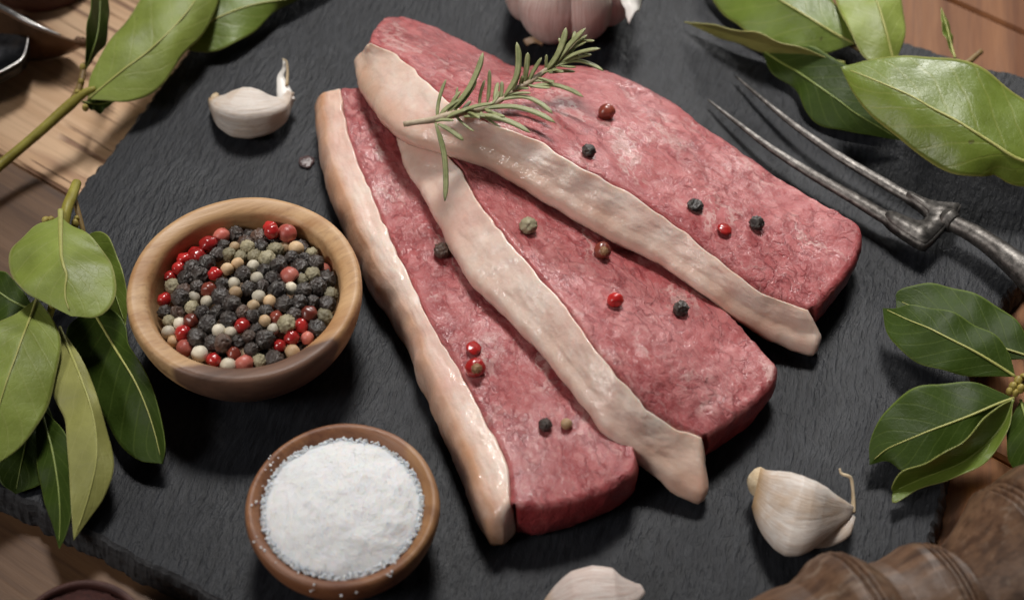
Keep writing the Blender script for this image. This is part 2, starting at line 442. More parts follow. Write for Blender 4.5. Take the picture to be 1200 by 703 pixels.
M['tan_pepper'] = mat_pepper('tan_pepper', [(0.3, (0.40, 0.23, 0.11)), (0.7, (0.62, 0.46, 0.28))], 260, 0.55, 0.0003)
M['green_pepper'] = mat_pepper('green_pepper', [(0.3, (0.17, 0.145, 0.085)), (0.7, (0.38, 0.335, 0.215))], 360, 0.6, 0.0005)
M['red_pepper'] = mat_pepper('red_pepper', [(0.3, (0.30, 0.008, 0.010)), (0.7, (0.50, 0.030, 0.026))], 300, 0.26, 0.0004, coat=0.5)
M['pink_pepper'] = mat_pepper('pink_pepper', [(0.3, (0.36, 0.055, 0.042)), (0.7, (0.56, 0.190, 0.140))], 420, 0.42, 0.0006)
M['maroon_pepper'] = mat_pepper('maroon_pepper', [(0.3, (0.13, 0.022, 0.014)), (0.7, (0.27, 0.055, 0.032))], 420, 0.34, 0.0005, coat=0.3)
M['pepper_core'] = mat_plain('pepper_core', (0.16, 0.07, 0.03), (0.40, 0.24, 0.12), 900, 0.5)
M['salt'] = mat_plain('salt', (0.76, 0.76, 0.765), (0.84, 0.84, 0.84), 2600, 0.5, 0.00022, ssw=0.6)
M['spice'] = mat_plain('ground_spice', (0.030, 0.008, 0.007), (0.090, 0.026, 0.020), 900, 0.8, 0.0016)
M['drop'] = mat_plain('dark_juice', (0.045, 0.028, 0.028), (0.13, 0.085, 0.085), 400, 0.14, 0.0006)
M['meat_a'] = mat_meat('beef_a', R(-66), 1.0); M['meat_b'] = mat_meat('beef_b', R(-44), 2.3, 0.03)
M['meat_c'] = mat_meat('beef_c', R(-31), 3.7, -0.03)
M['fat_a'] = mat_fat('fat_a', 1.0, 0.95); M['fat_b'] = mat_fat('fat_b', 2.0, 0.22); M['fat_c'] = mat_fat('fat_c', 3.0, 0.50)


# ------------------------------------------------------------------ object helpers
def tag(o, label=None, cat=None, group=None, kind=None):
    for k, v in (('label', label), ('category', cat), ('group', group), ('kind', kind)):
        if v:
            o[k] = v
    return o


def empty(name, loc=(0, 0, 0)):
    o = bpy.data.objects.new(name, None); COL.objects.link(o)
    o.location = loc; o.empty_display_size = 0.01
    return o


def link(name, me, mats, parent=None, smooth=True):
    for m_ in (mats if isinstance(mats, (list, tuple)) else [mats]):
        if len(me.materials) < 8:
            me.materials.append(m_)
    if smooth:
        me.polygons.foreach_set('use_smooth', [True] * len(me.polygons))
    o = bpy.data.objects.new(name, me); COL.objects.link(o)
    if parent:
        o.parent = parent
        o.matrix_parent_inverse = Matrix.Translation(-Vector(parent.location))
    return o


def pydata(name, v, f):
    me = bpy.data.meshes.new(name)
    me.from_pydata([tuple(x) for x in v], [], f); me.update()
    return me


def poly(pts):
    """smooth curve through points (Catmull-Rom), arc-length parametrised on 0..1"""
    P = [Vector(p) for p in pts]
    if len(P) == 2:
        return lambda u: P[0].lerp(P[1], u)
    E = [2 * P[0] - P[1]] + P + [2 * P[-1] - P[-2]]
    S = []
    for i in range(1, len(E) - 2):
        p0, p1, p2, p3 = E[i - 1:i + 3]
        for k in range(10):
            t = k / 10
            S.append(0.5 * ((2 * p1) + (p2 - p0) * t + (2 * p0 - 5 * p1 + 4 * p2 - p3) * t * t + (3 * p1 - p0 - 3 * p2 + p3) * t ** 3))
    S.append(P[-1])
    L = [0.0]
    for a, b in zip(S, S[1:]):
        L.append(L[-1] + (b - a).length)
    T = L[-1] or 1.0

    def f(u):
        u = min(max(u, 0.0), 1.0) * T
        lo, hi = 0, len(L) - 1
        while hi - lo > 1:
            m_ = (lo + hi) // 2
            if L[m_] <= u: lo = m_
            else: hi = m_
        d = L[hi] - L[lo]
        return S[lo].lerp(S[hi], (u - L[lo]) / d if d > 0 else 0)
    f.length = T
    return f


def WP(pts):
    return [W(*p) for p in pts]


def tube(path, radii, n=10, steps=None, flat=1.0, cap=True, section=None, twist0=0.0, upv=None, fixdir=None):
    """path: Vectors; radii: metres per path point; returns verts, faces, uvs (u along, v round)"""
    f = poly(path); steps = steps or max(8, len(path) * 4)
    rad = poly([(r, 0, 0) for r in radii]) if len(radii) > 1 else (lambda u: Vector((radii[0], 0, 0)))
    m_ = len(radii) - 1
    V, F, UV = [], [], []
    up = Vector(upv) if upv else Vector((0, 0, 1))
    for i in range(steps + 1):
        u = i / steps
        p = f(u); t = (f(min(1, u + 0.02)) - f(max(0, u - 0.02)))
        t = t.normalized() if t.length > 1e-9 else Vector((1, 0, 0))
        if fixdir: t = fixdir
        x = t.cross(up)
        x = x.normalized() if x.length > 1e-4 else Vector((1, 0, 0))
        y = x.cross(t).normalized()
        k = u * m_; a = min(int(k), max(m_ - 1, 0)); fr = k - a
        r = radii[a] * (1 - fr) + radii[min(a + 1, m_)] * fr if m_ else radii[0]
        for j in range(n):
            th = 2 * math.pi * j / n + twist0
            sr = section(u, th) if section else 1.0
            V.append(p + x * math.cos(th) * r * sr + y * math.sin(th) * r * flat * sr)
            UV.append((u, j / n))
    for i in range(steps):
        for j in range(n):
            a, b = i * n + j, i * n + (j + 1) % n
            F.append((a, b, b + n, a + n))
    if cap:
        F.append(tuple(range(n - 1, -1, -1)))
        F.append(tuple(steps * n + j for j in range(n)))
    return V, F, UV


def set_uv(me, UV):
    uv = me.uv_layers.new(name='UVMap')
    for l in me.loops:
        uv.data[l.index].uv = UV[l.vertex_index]


def tube_obj(name, path, radii, m_, parent=None, **k):
    V, F, UV = tube(path, radii, **k)
    me = pydata(name, V, F); set_uv(me, UV)
    return link(name, me, m_, parent)


def wobble(me, amp, scale, seed=0.0, octaves=3, wt=None):
    """push vertices along their normals by noise: real relief"""
    me.update()
    s = Vector((seed, seed * 1.7, seed * 0.3))
    nr = [v.normal.copy() for v in me.vertices]
    for v, nn in zip(me.vertices, nr):
        v.co += nn * amp * (wt[v.index] if wt else 1.0) * noise.fractal(v.co * scale + s, 1.0, 2.0, octaves)
    me.update()


# ================================================================== SETTING: table of planks
TABLE_Z = -0.011
table = empty('table', (0, 0, TABLE_Z)); tag(table, kind='structure')
ax = Vector((math.cos(D2), math.sin(D2), 0)); ay = Vector((-ax.y, ax.x, 0))


def plank(c0, wdt, length, m_, direction, seed):
    a = direction; b = Vector((-a.y, a.x, 0))
    bm = bmesh.new()
    nx = 24
    rows = []
    prof = [(-wdt / 2, -0.02), (-wdt / 2, -0.0012), (-wdt / 2 + 0.0012, 0), (0, 0), (wdt / 2 - 0.0012, 0), (wdt / 2, -0.0012), (wdt / 2, -0.02)]
    for i in range(nx + 1):
        t = (i / nx - 0.5) * length
        rows.append([bm.verts.new(c0 + a * t + b * (y + 0.0004 * noise.noise(Vector((t * 20, y * 9, seed)))) + Vector((0, 0, z))) for y, z in prof])
    for i in range(nx):
        for j in range(len(prof) - 1):
            bm.faces.new((rows[i][j], rows[i][j + 1], rows[i + 1][j + 1], rows[i + 1][j]))
    bmesh.ops.recalc_face_normals(bm, faces=bm.faces)
    me = bpy.data.meshes.new('plank'); bm.to_mesh(me); bm.free()
    return link('plank', me, m_, table, smooth=False)


# pale planks run under the board's upper left side, browner ones, tinted darker for frame-edge shade, under its lower side
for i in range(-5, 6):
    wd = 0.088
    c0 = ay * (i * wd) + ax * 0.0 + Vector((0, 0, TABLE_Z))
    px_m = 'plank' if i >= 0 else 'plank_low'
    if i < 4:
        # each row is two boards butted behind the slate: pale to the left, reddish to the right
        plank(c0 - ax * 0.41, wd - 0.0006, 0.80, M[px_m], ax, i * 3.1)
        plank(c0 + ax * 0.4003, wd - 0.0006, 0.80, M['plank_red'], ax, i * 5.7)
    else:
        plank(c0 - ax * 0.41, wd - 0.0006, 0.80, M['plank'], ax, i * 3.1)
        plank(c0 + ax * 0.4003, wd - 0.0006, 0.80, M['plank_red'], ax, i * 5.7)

# ================================================================== SLATE BOARD
outline_px = [(1215, 96), (1150, 78), (1062, 52), (985, 18), (900, -25), (760, -95), (560, -120), (380, -110), (300, -40), (262, 12),
              (228, 55), (190, 103), (165, 135), (142, 165), (118, 195), (94, 226), (45, 290), (-5, 352), (-60, 425), (-95, 490), (-70, 532), (0, 570), (60, 598), (120, 628),
              (190, 665), (255, 700), (330, 745), (480, 830), (650, 900), (800, 900), (940, 840), (1040, 745), (1075, 660), (1098, 590), (1112, 520), (1128, 450),
              (1148, 380), (1200, 318), (1290, 220), (1290, 130)]


def build_slate():
    P = WP([(x, y, 0) for x, y in outline_px])
    ring = []
    n = len(P)
    for i in range(n):
        a, b = P[i], P[(i + 1) % n]
        k = max(2, int((b - a).length / 0.0007))
        for j in range(k):
            ring.append(a.lerp(b, j / k))
    c = sum(ring, Vector()) / len(ring)
    N = len(ring)
    # outward directions
    out = []
    for i in range(N):
        t = ring[(i + 3) % N] - ring[i - 3]
        o_ = Vector((t.y, -t.x, 0)).normalized()
        if o_.dot(ring[i] - c) < 0: o_ = -o_
        out.append(o_)
    V, F = [], []
    layers = [(0.0, 0.0), (0.10, 0.0012), (0.30, 0.0022), (0.55, 0.0026), (0.8, 0.0034), (1.0, 0.0030)]
    for li, (dz, ofs) in enumerate(layers):
        for i in range(N):
            p = ring[i]
            jag = 0.0007 * noise.fractal(p * 300, 1, 2, 3) + 0.0014 * noise.noise(p * 55)
            lay = 0.0007 * noise.fractal(Vector((p.x * 420, p.y * 420, li * 0.9)), 0.8, 2, 4) if li else 0
            V.append(p + out[i] * (jag + ofs + lay) + Vector((0, 0, dz * TABLE_Z)))
    for li in range(len(layers) - 1):
        for i in range(N):
            a, b = li * N + i, li * N + (i + 1) % N
            F.append((a, a + N, b + N, b))
    ti = len(F)
    F.append(tuple(range(N)))
    me = pydata('slate_board', V, F)
    me.materials.append(M['slate']); me.materials.append(M['slate_edge'])
    for p in me.polygons:
        p.material_index = 1
    me.polygons[ti].material_index = 0
    bm = bmesh.new(); bm.from_mesh(me)
    bmesh.ops.triangulate(bm, faces=[f for f in bm.faces if len(f.verts) > 4])
    bmesh.ops.recalc_face_normals(bm, faces=bm.faces)
    bm.to_mesh(me); bm.free()
    o = bpy.data.objects.new('slate_board', me); COL.objects.link(o)
    return tag(o, 'dark grey slate serving board with chipped edges lying under the meat', 'board')


build_slate()


# ================================================================== STEAKS
def slab(name, Lp, Rp, Sp, Ep, nu, nv, thk, mats, parent, bulge=0.002, walls=7, smooth_it=4, relief=(), drop_in=0.001, calm=None, dip=None):
    """closed slab: Coons patch on top, rounded walls down to thk(u, v)"""
    fl, fr, fs, fe = poly(Lp), poly(Rp), poly(Sp), poly(Ep)
    c00, c01, c10, c11 = fl(0), fr(0), fl(1), fr(1)
    V, F, G = [], [], {}
    for i in range(nu + 1):
        u = i / nu
        for j in range(nv + 1):
            v = j / nv
            p = (1 - v) * fl(u) + v * fr(u) + (1 - u) * fs(v) + u * fe(v) \
                - ((1 - u) * (1 - v) * c00 + (1 - u) * v * c01 + u * (1 - v) * c10 + u * v * c11)
            if dip: p = p + Vector((0, 0, dip(v)))
            G[i, j] = len(V); V.append(p)
    for i in range(nu):
        for j in range(nv):
            F.append((G[i, j], G[i + 1, j], G[i + 1, j + 1], G[i, j + 1]))
    per = [(i, 0) for i in range(nu)] + [(nu, j) for j in range(nv)] + [(i, nv) for i in range(nu, 0, -1)] + [(0, j) for j in range(nv, 0, -1)]
    n = len(per)
    prev = [G[k] for k in per]
    base = [V[k].copy() for k in prev]
    cen = sum(base, Vector()) / n
    outs = []
    for k in range(n):
        t = base[(k + 2) % n] - base[k - 2]
        outs.append(Vector((t.y, -t.x, 0)).normalized())
    area2 = sum(base[k].x * base[(k + 1) % n].y - base[(k + 1) % n].x * base[k].y for k in range(n))
    if area2 < 0:
        outs = [-o_ for o_ in outs]
    for wv in range(1, walls + 1):
        t = wv / walls
        cur = []
        for k, (i, j) in enumerate(per):
            th = thk(i / nu, j / nv)
            b = bulge(i / nu, j / nv) if callable(bulge) else bulge
            p = base[k] + outs[k] * (b * math.sin(math.pi * min(1, t * 0.9 + 0.1)) - drop_in * t) + Vector((0, 0, -th * t))
            cur.append(len(V)); V.append(p)
        for k in range(n):
            F.append((prev[k], cur[k], cur[(k + 1) % n], prev[(k + 1) % n])[::-1])
        prev = cur
    F.append(tuple(prev))
    WT = [1.0] * len(V)
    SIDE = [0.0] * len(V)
    RIND = [0.0] * len(V); TIP = [0.0] * len(V)
    for (i, j), q in G.items():
        RIND[q] = max(0.0, 1 - j / nv * 2.6); TIP[q] = max(0.0, 1 - i / nu * 6) + max(0.0, 1 - (nu - i) / nu * 5)
        if calm: WT[q] = calm(j / nv)
    n0 = (nu + 1) * (nv + 1)
    for wv in range(walls):
        for k, (i, j) in enumerate(per):
            q = n0 + wv * n + k
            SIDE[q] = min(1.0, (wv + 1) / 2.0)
            RIND[q] = 1.0 if j == 0 else max(0.0, 1 - j / nv * 2.6); TIP[q] = TIP[G[i, j]]
            if calm: WT[q] = calm(j / nv)
    me = pydata(name, V, F)
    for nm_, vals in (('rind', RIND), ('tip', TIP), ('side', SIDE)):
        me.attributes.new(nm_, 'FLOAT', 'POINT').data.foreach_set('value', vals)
    bm = bmesh.new(); bm.from_mesh(me)
    bmesh.ops.recalc_face_normals(bm, faces=bm.faces)
    for _ in range(smooth_it):
        bmesh.ops.smooth_vert(bm, verts=bm.verts, factor=0.5, use_axis_x=True, use_axis_y=True, use_axis_z=True)
    bm.to_mesh(me); bm.free()
    for amp, sc_, seed in relief:
        wobble(me, amp, sc_, seed, 3, WT)
    return link(name, me, mats, parent)


STEAK_MESH = []


def steak(label, LB, Fp, RT, S, E, thk, m_meat, m_fat, seed, crest=0.54, fat_in=0.08):
    LBw, Fw, RTw, Sw, Ew = WP(LB), WP(Fp), WP(RT), WP(S), WP(E)
    fF, fLB = poly(Fw), poly(LBw)
    base = empty('beef_steak', sum(Fw, Vector()) / len(Fw))
    base.location.z = 0
    tag(base, label, 'steak', 'beef steaks fanned out on the slate board')
    # meat: from the fat boundary to the far edge
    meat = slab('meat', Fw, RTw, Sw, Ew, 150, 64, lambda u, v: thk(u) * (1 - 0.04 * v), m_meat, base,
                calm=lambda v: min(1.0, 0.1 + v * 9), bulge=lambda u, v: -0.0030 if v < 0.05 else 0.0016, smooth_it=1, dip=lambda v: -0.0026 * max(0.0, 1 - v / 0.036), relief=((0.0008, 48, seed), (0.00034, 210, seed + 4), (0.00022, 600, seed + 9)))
    # fat: from the outer rind to the same boundary; a flat band whose inner edge sinks into the meat
    N = 60
    LT, FR, HL = [], [], []
    for i in range(N + 1):
        u = i / N
        a, b = fLB(u), fF(u)
        inw = Vector((b.x - a.x, b.y - a.y, 0)); wd = inw.length; inw = inw.normalized() if wd > 1e-6 else Vector((1, 0, 0))
        h = max(0.003, (b.z - a.z) * crest)
        wv_ = 0.0007 * noise.noise(Vector((u * 19, seed, 3))) + 0.0004 * noise.noise(Vector((u * 50, seed, 7)))
        HL.append(h)
        LT.append(a + inw * (wd * fat_in + wv_) + Vector((0, 0, h)))
        FR.append(b + inw * (0.0004 + 0.0008 * noise.noise(Vector((u * 26, seed, 0))) + 0.0008 * noise.noise(Vector((u * 70, seed, 5)))) + Vector((0, 0, 0.0001)))
    mids = lambda q: [LT[q], (LT[q] + FR[q]) / 2 + Vector((0, 0, 0.0003)), FR[q]]
    fat = slab('fat_rim', LT, FR, mids(0), mids(-1), 150, 26,
               lambda u, v: (HL[int(round(u * N))] - 0.0010) * (1 - v) + (thk(u) - 0.0012) * v, m_fat, base, bulge=lambda u, v: 0.0014 * (1 - v) + 0.0006,
               relief=((0.0007, 50, seed + 2), (0.0003, 170, seed + 6), (0.00014, 700, seed)), drop_in=-0.0022, smooth_it=1, calm=lambda v: min(1.0, 0.15 + (1 - v) * 2.5))
    STEAK_MESH.extend([meat, fat])
    return base


steak('beef steak nearest the bowls, lowest of the fan, lying flat with three peppercorn groups',
      LB=[(376, 145, 1), (377, 185, 1), (384, 220, 1), (398, 262, 1), (423, 322, 1), (443, 354, 1), (477, 404, 1), (490, 436, 1), (500, 468, 1), (517, 507, 1), (540, 560, 1), (557, 608, 1), (579, 638, 1)],
      Fp=[(397, 103, 20), (404, 145, 20), (410, 170, 20), (430, 218, 20), (445, 254, 20), (467, 302, 20), (487, 345, 20), (510, 392, 20), (534, 429, 20), (554, 467, 20), (569, 498, 20), (587, 530, 20), (594, 558, 20), (595, 589, 20)],
      RT=[(452, 97, 19), (500, 180, 19), (560, 270, 19), (630, 350, 19), (700, 440, 19), (736, 500, 19), (746, 537, 19)],
      S=[(397, 103, 20), (425, 99, 20), (452, 97, 19)],
      E=[(595, 589, 20), (640, 590, 20), (700, 574, 19.5), (737, 553, 19), (746, 537, 19)],
      thk=lambda u: 0.0188, m_meat=M['meat_a'], m_fat=M['fat_a'], seed=3.0, crest=0.86, fat_in=0.22)

steak('middle beef steak of the fan with its pale fat strip resting on the nearest steak',
      LB=[(466, 140, 20), (472, 165, 20), (482, 198, 20), (504, 236, 20), (523, 276, 20), (551, 324, 20), (596, 371, 20), (645, 422, 20), (695, 485, 19), (732, 527, 13), (765, 552, 7), (795, 577, 2), (818, 590, 1)],
      Fp=[(505, 150, 29), (523, 180, 33), (537, 197, 35), (562, 240, 37), (596, 284, 37), (627, 321, 37), (658, 356, 37), (678, 383, 37), (702, 418, 36), (729, 447, 33), (759, 481, 27), (788, 500, 22), (822, 513, 18)],
      RT=[(600, 150, 24), (680, 215, 20), (760, 280, 17), (830, 345, 16), (880, 395, 16), (908, 428, 16)],
      S=[(505, 150, 29), (550, 148, 27), (600, 150, 24)],
      E=[(823, 512, 18), (855, 490, 17), (884, 467, 16), (904, 443, 16), (908, 428, 16)],
      thk=lambda u: 0.0085 + 0.0080 * min(1, u / 0.25), m_meat=M['meat_b'], m_fat=M['fat_b'], seed=8.0)

steak('largest beef steak, top of the fan, with a rosemary sprig across its fat strip',
      LB=[(424, 82, 20), (430, 112, 22), (447, 140, 26), (475, 166, 31), (520, 180, 34.5), (560, 192, 33), (610, 217, 31), (660, 246, 28), (720, 281, 24), (780, 311, 20), (830, 346, 16), (870, 377, 9), (905, 397, 4), (952, 413, 1)],
      Fp=[(432, 49, 37), (467, 67, 40), (500, 97, 45), (540, 130, 50), (600, 154, 49), (634, 167, 47), (667, 190, 45), (701, 207, 43), (748, 234, 38), (800, 272, 32.5), (850, 312, 27), (893, 344, 21), (922, 355, 18.5), (948, 364, 17)],
      RT=[(470, 20, 20), (511, 33, 18), (580, 66, 17), (602, 78, 17), (640, 78, 17), (680, 77, 17), (717, 83, 17), (760, 105, 17), (800, 130, 17), (850, 165, 17), (900, 200, 17), (950, 230, 17), (996, 259, 17)],
      S=[(432, 49, 37), (441, 32, 31), (453, 22, 24), (470, 20, 20)],
      E=[(948, 364, 17), (975, 335, 17.5), (997, 306, 17), (1008, 280, 17), (1005, 266, 17), (996, 259, 17)],
      thk=lambda u: 0.0165 - 0.002 * u, m_meat=M['meat_c'], m_fat=M['fat_c'], seed=14.0)

bpy.context.view_layer.update()
_v, _f = [], []
for o in STEAK_MESH:
    k = len(_v); mw = o.matrix_world
    _v += [mw @ v.co for v in o.data.vertices]
    _f += [tuple(i + k for i in p.vertices) for p in o.data.polygons]
BVH = BVHTree.FromPolygons(_v, _f)


def surf_z(px, py):
    loc, nrm, idx, d = BVH.ray_cast(CL, ray(px, py).normalized())
    return loc.z * 1000 if loc else 0.0


# ================================================================== PEPPERCORNS
def corn_mesh(name, kind, seed, r=1.0):
    bm = bmesh.new()
    bmesh.ops.create_icosphere(bm, subdivisions=4 if kind == 'wrinkled' else 3, radius=r)
    s = Vector((seed * 5.1, seed * 2.3, seed))
    for v in bm.verts:
        d = v.co.normalized()
        k = 1.0 + 0.05 * noise.noise(d * 1.4 + s)
        if kind == 'wrinkled':
            k += 0.30 * (abs(noise.noise(d * 2.6 + s)) - 0.22) + 0.20 * (abs(noise.noise(d * 5.0 + s)) - 0.22)
        elif kind == 'shell':
            k += 0.12 * noise.noise(d * 1.9 + s) - 0.16 * max(0.0, d.dot(Vector((0.3, 0.2, 0.93))) - 0.86) / 0.14 * 1.0
            k -= 0.07 * abs(noise.noise(d * 3.3 + s * 2)) if seed % 2 else 0
        elif kind == 'husk':
            k += 0.08 * (abs(noise.noise(d * 3.0 + s)) - 0.2)
            c = d.dot(Vector((0.2, -0.25, 0.95)).normalized())
            if c > 0.80: k -= 0.42 * (c - 0.80) / 0.20
        else:
            k += 0.025 * noise.noise(d * 4 + s) - 0.05 * max(0, d.z - 0.93) / 0.07
        v.co = d * r * k
    me = bpy.data.meshes.new(name); bm.to_mesh(me); bm.free()
    me.polygons.foreach_set('use_smooth', [True] * len(me.polygons))
    return me


KINDS = {  # code: (name, material, shape, radius mm, phrase)
    'K': ('black_peppercorn', 'black_pepper', 'wrinkled', 2.55, 'wrinkled black peppercorn'),
    'B': ('brown_peppercorn', 'brown_pepper', 'wrinkled', 2.4, 'wrinkled dark brown peppercorn'),
    'W': ('white_peppercorn', 'white_pepper', 'smooth', 2.35, 'smooth off-white peppercorn'),
    'T': ('tan_peppercorn', 'tan_pepper', 'smooth', 2.2, 'smooth tan peppercorn'),
    'G': ('green_peppercorn', 'green_pepper', 'wrinkled', 2.4, 'dull greenish grey peppercorn'),
    'R': ('red_peppercorn', 'red_pepper', 'shell', 2.6, 'glossy bright red peppercorn'),
    'P': ('pink_peppercorn', 'pink_pepper', 'husk', 2.6, 'dull pinkish red peppercorn husk'),
    'D': ('dark_red_peppercorn', 'maroon_pepper', 'shell', 2.5, 'dark maroon peppercorn'),
}
CORN = {}
for c_, (nm, mt, sh, rr, ph) in KINDS.items():
    CORN[c_] = []
    for q in range(4):
        me = corn_mesh(nm, sh, q * 3 + ord(c_) % 7 + 1, 1.0)
        me.materials.append(M[mt]); CORN[c_].append(me)
CORN_UNIT = {}


def put_corn(code, p, r, label, group=None, rot=None):
    nm = KINDS[code][0]
    src = CORN[code][rng.randrange(4)]
    key = (code, src.name)
    if key not in CORN_UNIT:                           # base meshes are baked at 1 mm radius so that textures keep their real scale
        me = src.copy(); me.transform(Matrix.Scale(0.001, 4)); CORN_UNIT[key] = me
    o = bpy.data.objects.new(nm, CORN_UNIT[key]); COL.objects.link(o)
    o.location = p; s = r
    o.scale = (s * rng.uniform(.96, 1.05), s * rng.uniform(.96, 1.05), s * rng.uniform(.93, 1.02))
    o.rotation_euler = rot or (rng.uniform(0, 6), rng.uniform(0, 6), rng.uniform(0, 6))
    return tag(o, label, 'peppercorn', group)


# single ones lying on the steaks
for px, py, code, dia, lab in [
        (711, 131, 'D', 20, 'dark red peppercorn on the largest steak, right of the rosemary tip'),
        (690, 176, 'K', 16, 'black peppercorn on the largest steak, just below the dark red one'),
        (815, 240, 'K', 18, 'black peppercorn on the middle of the largest steak, above a red husk'),
        (849, 268, 'R', 17, 'crushed red peppercorn husk on the largest steak, beside a black one'),
        (887, 261, 'K', 17, 'black peppercorn nearest the right end of the largest steak'),
        (619, 264, 'G', 20, 'pale green peppercorn on the middle steak near its upper end'),
        (518, 293, 'B', 19, 'brown peppercorn alone on the upper part of the nearest steak'),
        (706, 293, 'D', 20, 'split maroon peppercorn on the middle steak below the top fat strip'),
        (721, 351, 'R', 19, 'bright red peppercorn in the middle of the middle steak'),
        (798, 361, 'K', 18, 'black peppercorn on the lower part of the middle steak'),
        (557, 430, 'R', 24, 'split red peppercorn showing its seed on the nearest steak'),
        (555, 407, 'R', 18, 'flat piece of red peppercorn husk above the split red one'),
        (639, 497, 'K', 16, 'black peppercorn near the lower end of the nearest steak'),
        (664, 496, 'T', 14, 'small pale half peppercorn beside the black one on the nearest steak')]:
    z = surf_z(px, py + dia * 0.22)
    p0 = W(px, py, z + 2.2)
    r = dia / 2 * mmpp(p0) * 1000
    p0 = W(px, py, z + r * 0.80)
    o = put_corn(code, p0, r, lab)
    if 'husk' in lab:
        o.scale.z *= 0.5; o.rotation_euler = (0.2, 0.3, 1.0); o.scale.x *= 1.15
        o.location = W(px, py, z + r * 0.45)
    if lab.startswith('split'):
        o.rotation_euler = (0.5, -0.1, 0.2)
        core = corn_mesh('seed', 'wrinkled', 2.0, 1.0); core.transform(Matrix.Scale(0.00052, 4))
        c_ = link('seed', core, M['pepper_core'], o)
        c_.matrix_parent_inverse = Matrix(); c_.location = (0.0001, -0.0002, 0.00072)

# ================================================================== BOWLS
def lathe(name, prof, n, m_, parent=None, wob=0.0, seed=0.0, close=True):
    V, F = [], []
    k = len(prof)
    for i in range(n):
        a = 2 * math.pi * i / n
        for r, z in prof:
            V.append(Vector((r * math.cos(a), r * math.sin(a), z)))
    for i in range(n):
        for j in range(k - 1):
            a, b = i * k + j, ((i + 1) % n) * k + j
            F.append((a, b, b + 1, a + 1))
    me = pydata(name, V, F)
    bm = bmesh.new(); bm.from_mesh(me)
    bmesh.ops.remove_doubles(bm, verts=bm.verts, dist=1e-6)
    bmesh.ops.recalc_face_normals(bm, faces=bm.faces)
    bm.to_mesh(me); bm.free()
    if wob: wobble(me, wob, 35, seed)
    return link(name, me, m_, parent)


def smooth_prof(pts, n=60):
    f = poly([(r, 0, z) for r, z in pts])
    return [(max(0.0, f(i / n).x), f(i / n).z) for i in range(n + 1)]


HB = 30.0
cB = W(286, 334, HB); cB.z = 0
RB = 136.5 * mmpp(W(286, 334, HB))
rin = RB * 0.815
bprof = smooth_prof([(0.0, 0.0008), (RB * .40, 0.0006), (RB * .58, 0.0012), (RB * .76, 0.007), (RB * .93, 0.0165), (RB * .99, 0.0235), (RB * 1.0, 0.0270), (RB * .992, 0.0290), (RB * .975, 0.0299), (RB * .95, 0.0300),
                     (RB * .90, 0.0296), (RB * .85, 0.0290), (RB * .828, 0.0283), (rin * 0.995, 0.0268), (rin * .97, 0.0215), (rin * .93, 0.0165), (rin * .80, 0.0135), (rin * .5, 0.0125), (0.0, 0.0125)], 90)
bowl = lathe('pepper_bowl', bprof, 96, M['bowl_pale'], None, 0.0003, 4.0)
bowl.location = cB
tag(bowl, 'pale wooden bowl with a dark streak in its rim, filled with mixed peppercorns', 'bowl', 'small wooden bowls on the slate')

HS = 24.0
cS = W(400.5, 589, HS); cS.z = 0
RS = 112.5 * mmpp(W(400.5, 589, HS))
sin_ = RS * 0.86
sprof = smooth_prof([(0.0, 0.0008), (RS * .42, 0.0006), (RS * .60, 0.0012), (RS * .80, 0.007), (RS * .95, 0.0145), (RS * 1.0, 0.0200), (RS * .995, 0.0228), (RS * .97, 0.0239),
                     (RS * .93, 0.0239), (RS * .885, 0.0228), (sin_ * 0.965, 0.0205), (sin_ * .94, 0.0155), (sin_ * .80, 0.0115), (sin_ * .5, 0.0095), (0.0, 0.0095)], 90)
sbowl = lathe('salt_bowl', sprof, 96, M['bowl_dark'], None, 0.0003, 9.0)
sbowl.location = cS
tag(sbowl, 'smaller dark brown wooden bowl filled with white salt', 'bowl', 'small wooden bowls on the slate')

# peppercorns in the bowl, laid where the photograph shows them
Z0 = 2.87
LIST = {
    'R': [(525, 105), (520, 148), (225, 198), (258, 228), (294, 198), (160, 285), (196, 275), (150, 375), (312, 288), (415, 458), (215, 487), (318, 578), (537, 537), (573, 497), (600, 455), (222, 238)],
    'P': [(578, 120), (362, 152), (302, 160), (220, 533), (415, 582), (640, 490), (570, 290), (700, 260), (325, 138)],
    'D': [(632, 430), (242, 445), (518, 438), (380, 553), (305, 345)],
    'W': [(378, 322), (450, 262), (472, 362), (577, 335), (334, 472), (370, 484), (518, 477), (295, 387), (240, 360), (165, 478), (208, 460), (272, 553), (375, 588), (470, 305)],
    'T': [(397, 250), (454, 404), (518, 384), (480, 442), (580, 545), (583, 210), (549, 203), (388, 360), (390, 200), (180, 510), (358, 274)],
    'G': [(240, 402), (677, 433), (487, 577), (178, 452), (560, 455), (183, 330), (610, 290), (640, 303), (645, 222), (465, 225), (505, 235), (520, 212), (705, 360), (410, 222), (436, 222), (372, 222)],
    'B': [(470, 172), (427, 185), (195, 410), (420, 410), (435, 500), (215, 350), (340, 520)],
    'K': [(430, 130), (400, 140), (575, 165), (620, 180), (455, 118), (415, 290), (430, 340), (350, 325), (270, 335), (275, 425), (330, 418), (375, 437), (378, 395), (325, 520), (270, 500), (300, 470),
          (485, 500), (445, 540), (495, 275), (540, 250), (575, 245), (485, 325), (520, 310), (530, 350), (562, 400), (600, 390), (625, 345), (670, 335), (620, 240), (665, 265), (700, 305), (690, 400),
          (250, 275), (240, 310), (335, 225), (220, 372), (160, 420), (345, 370), (265, 300), (500, 425), (590, 425), (605, 265), (540, 280), (440, 440), (395, 520), (350, 190), (545, 180), (490, 195), (650, 380), (660, 470), (510, 580), (285, 250), (455, 470)],
}
PTS = []
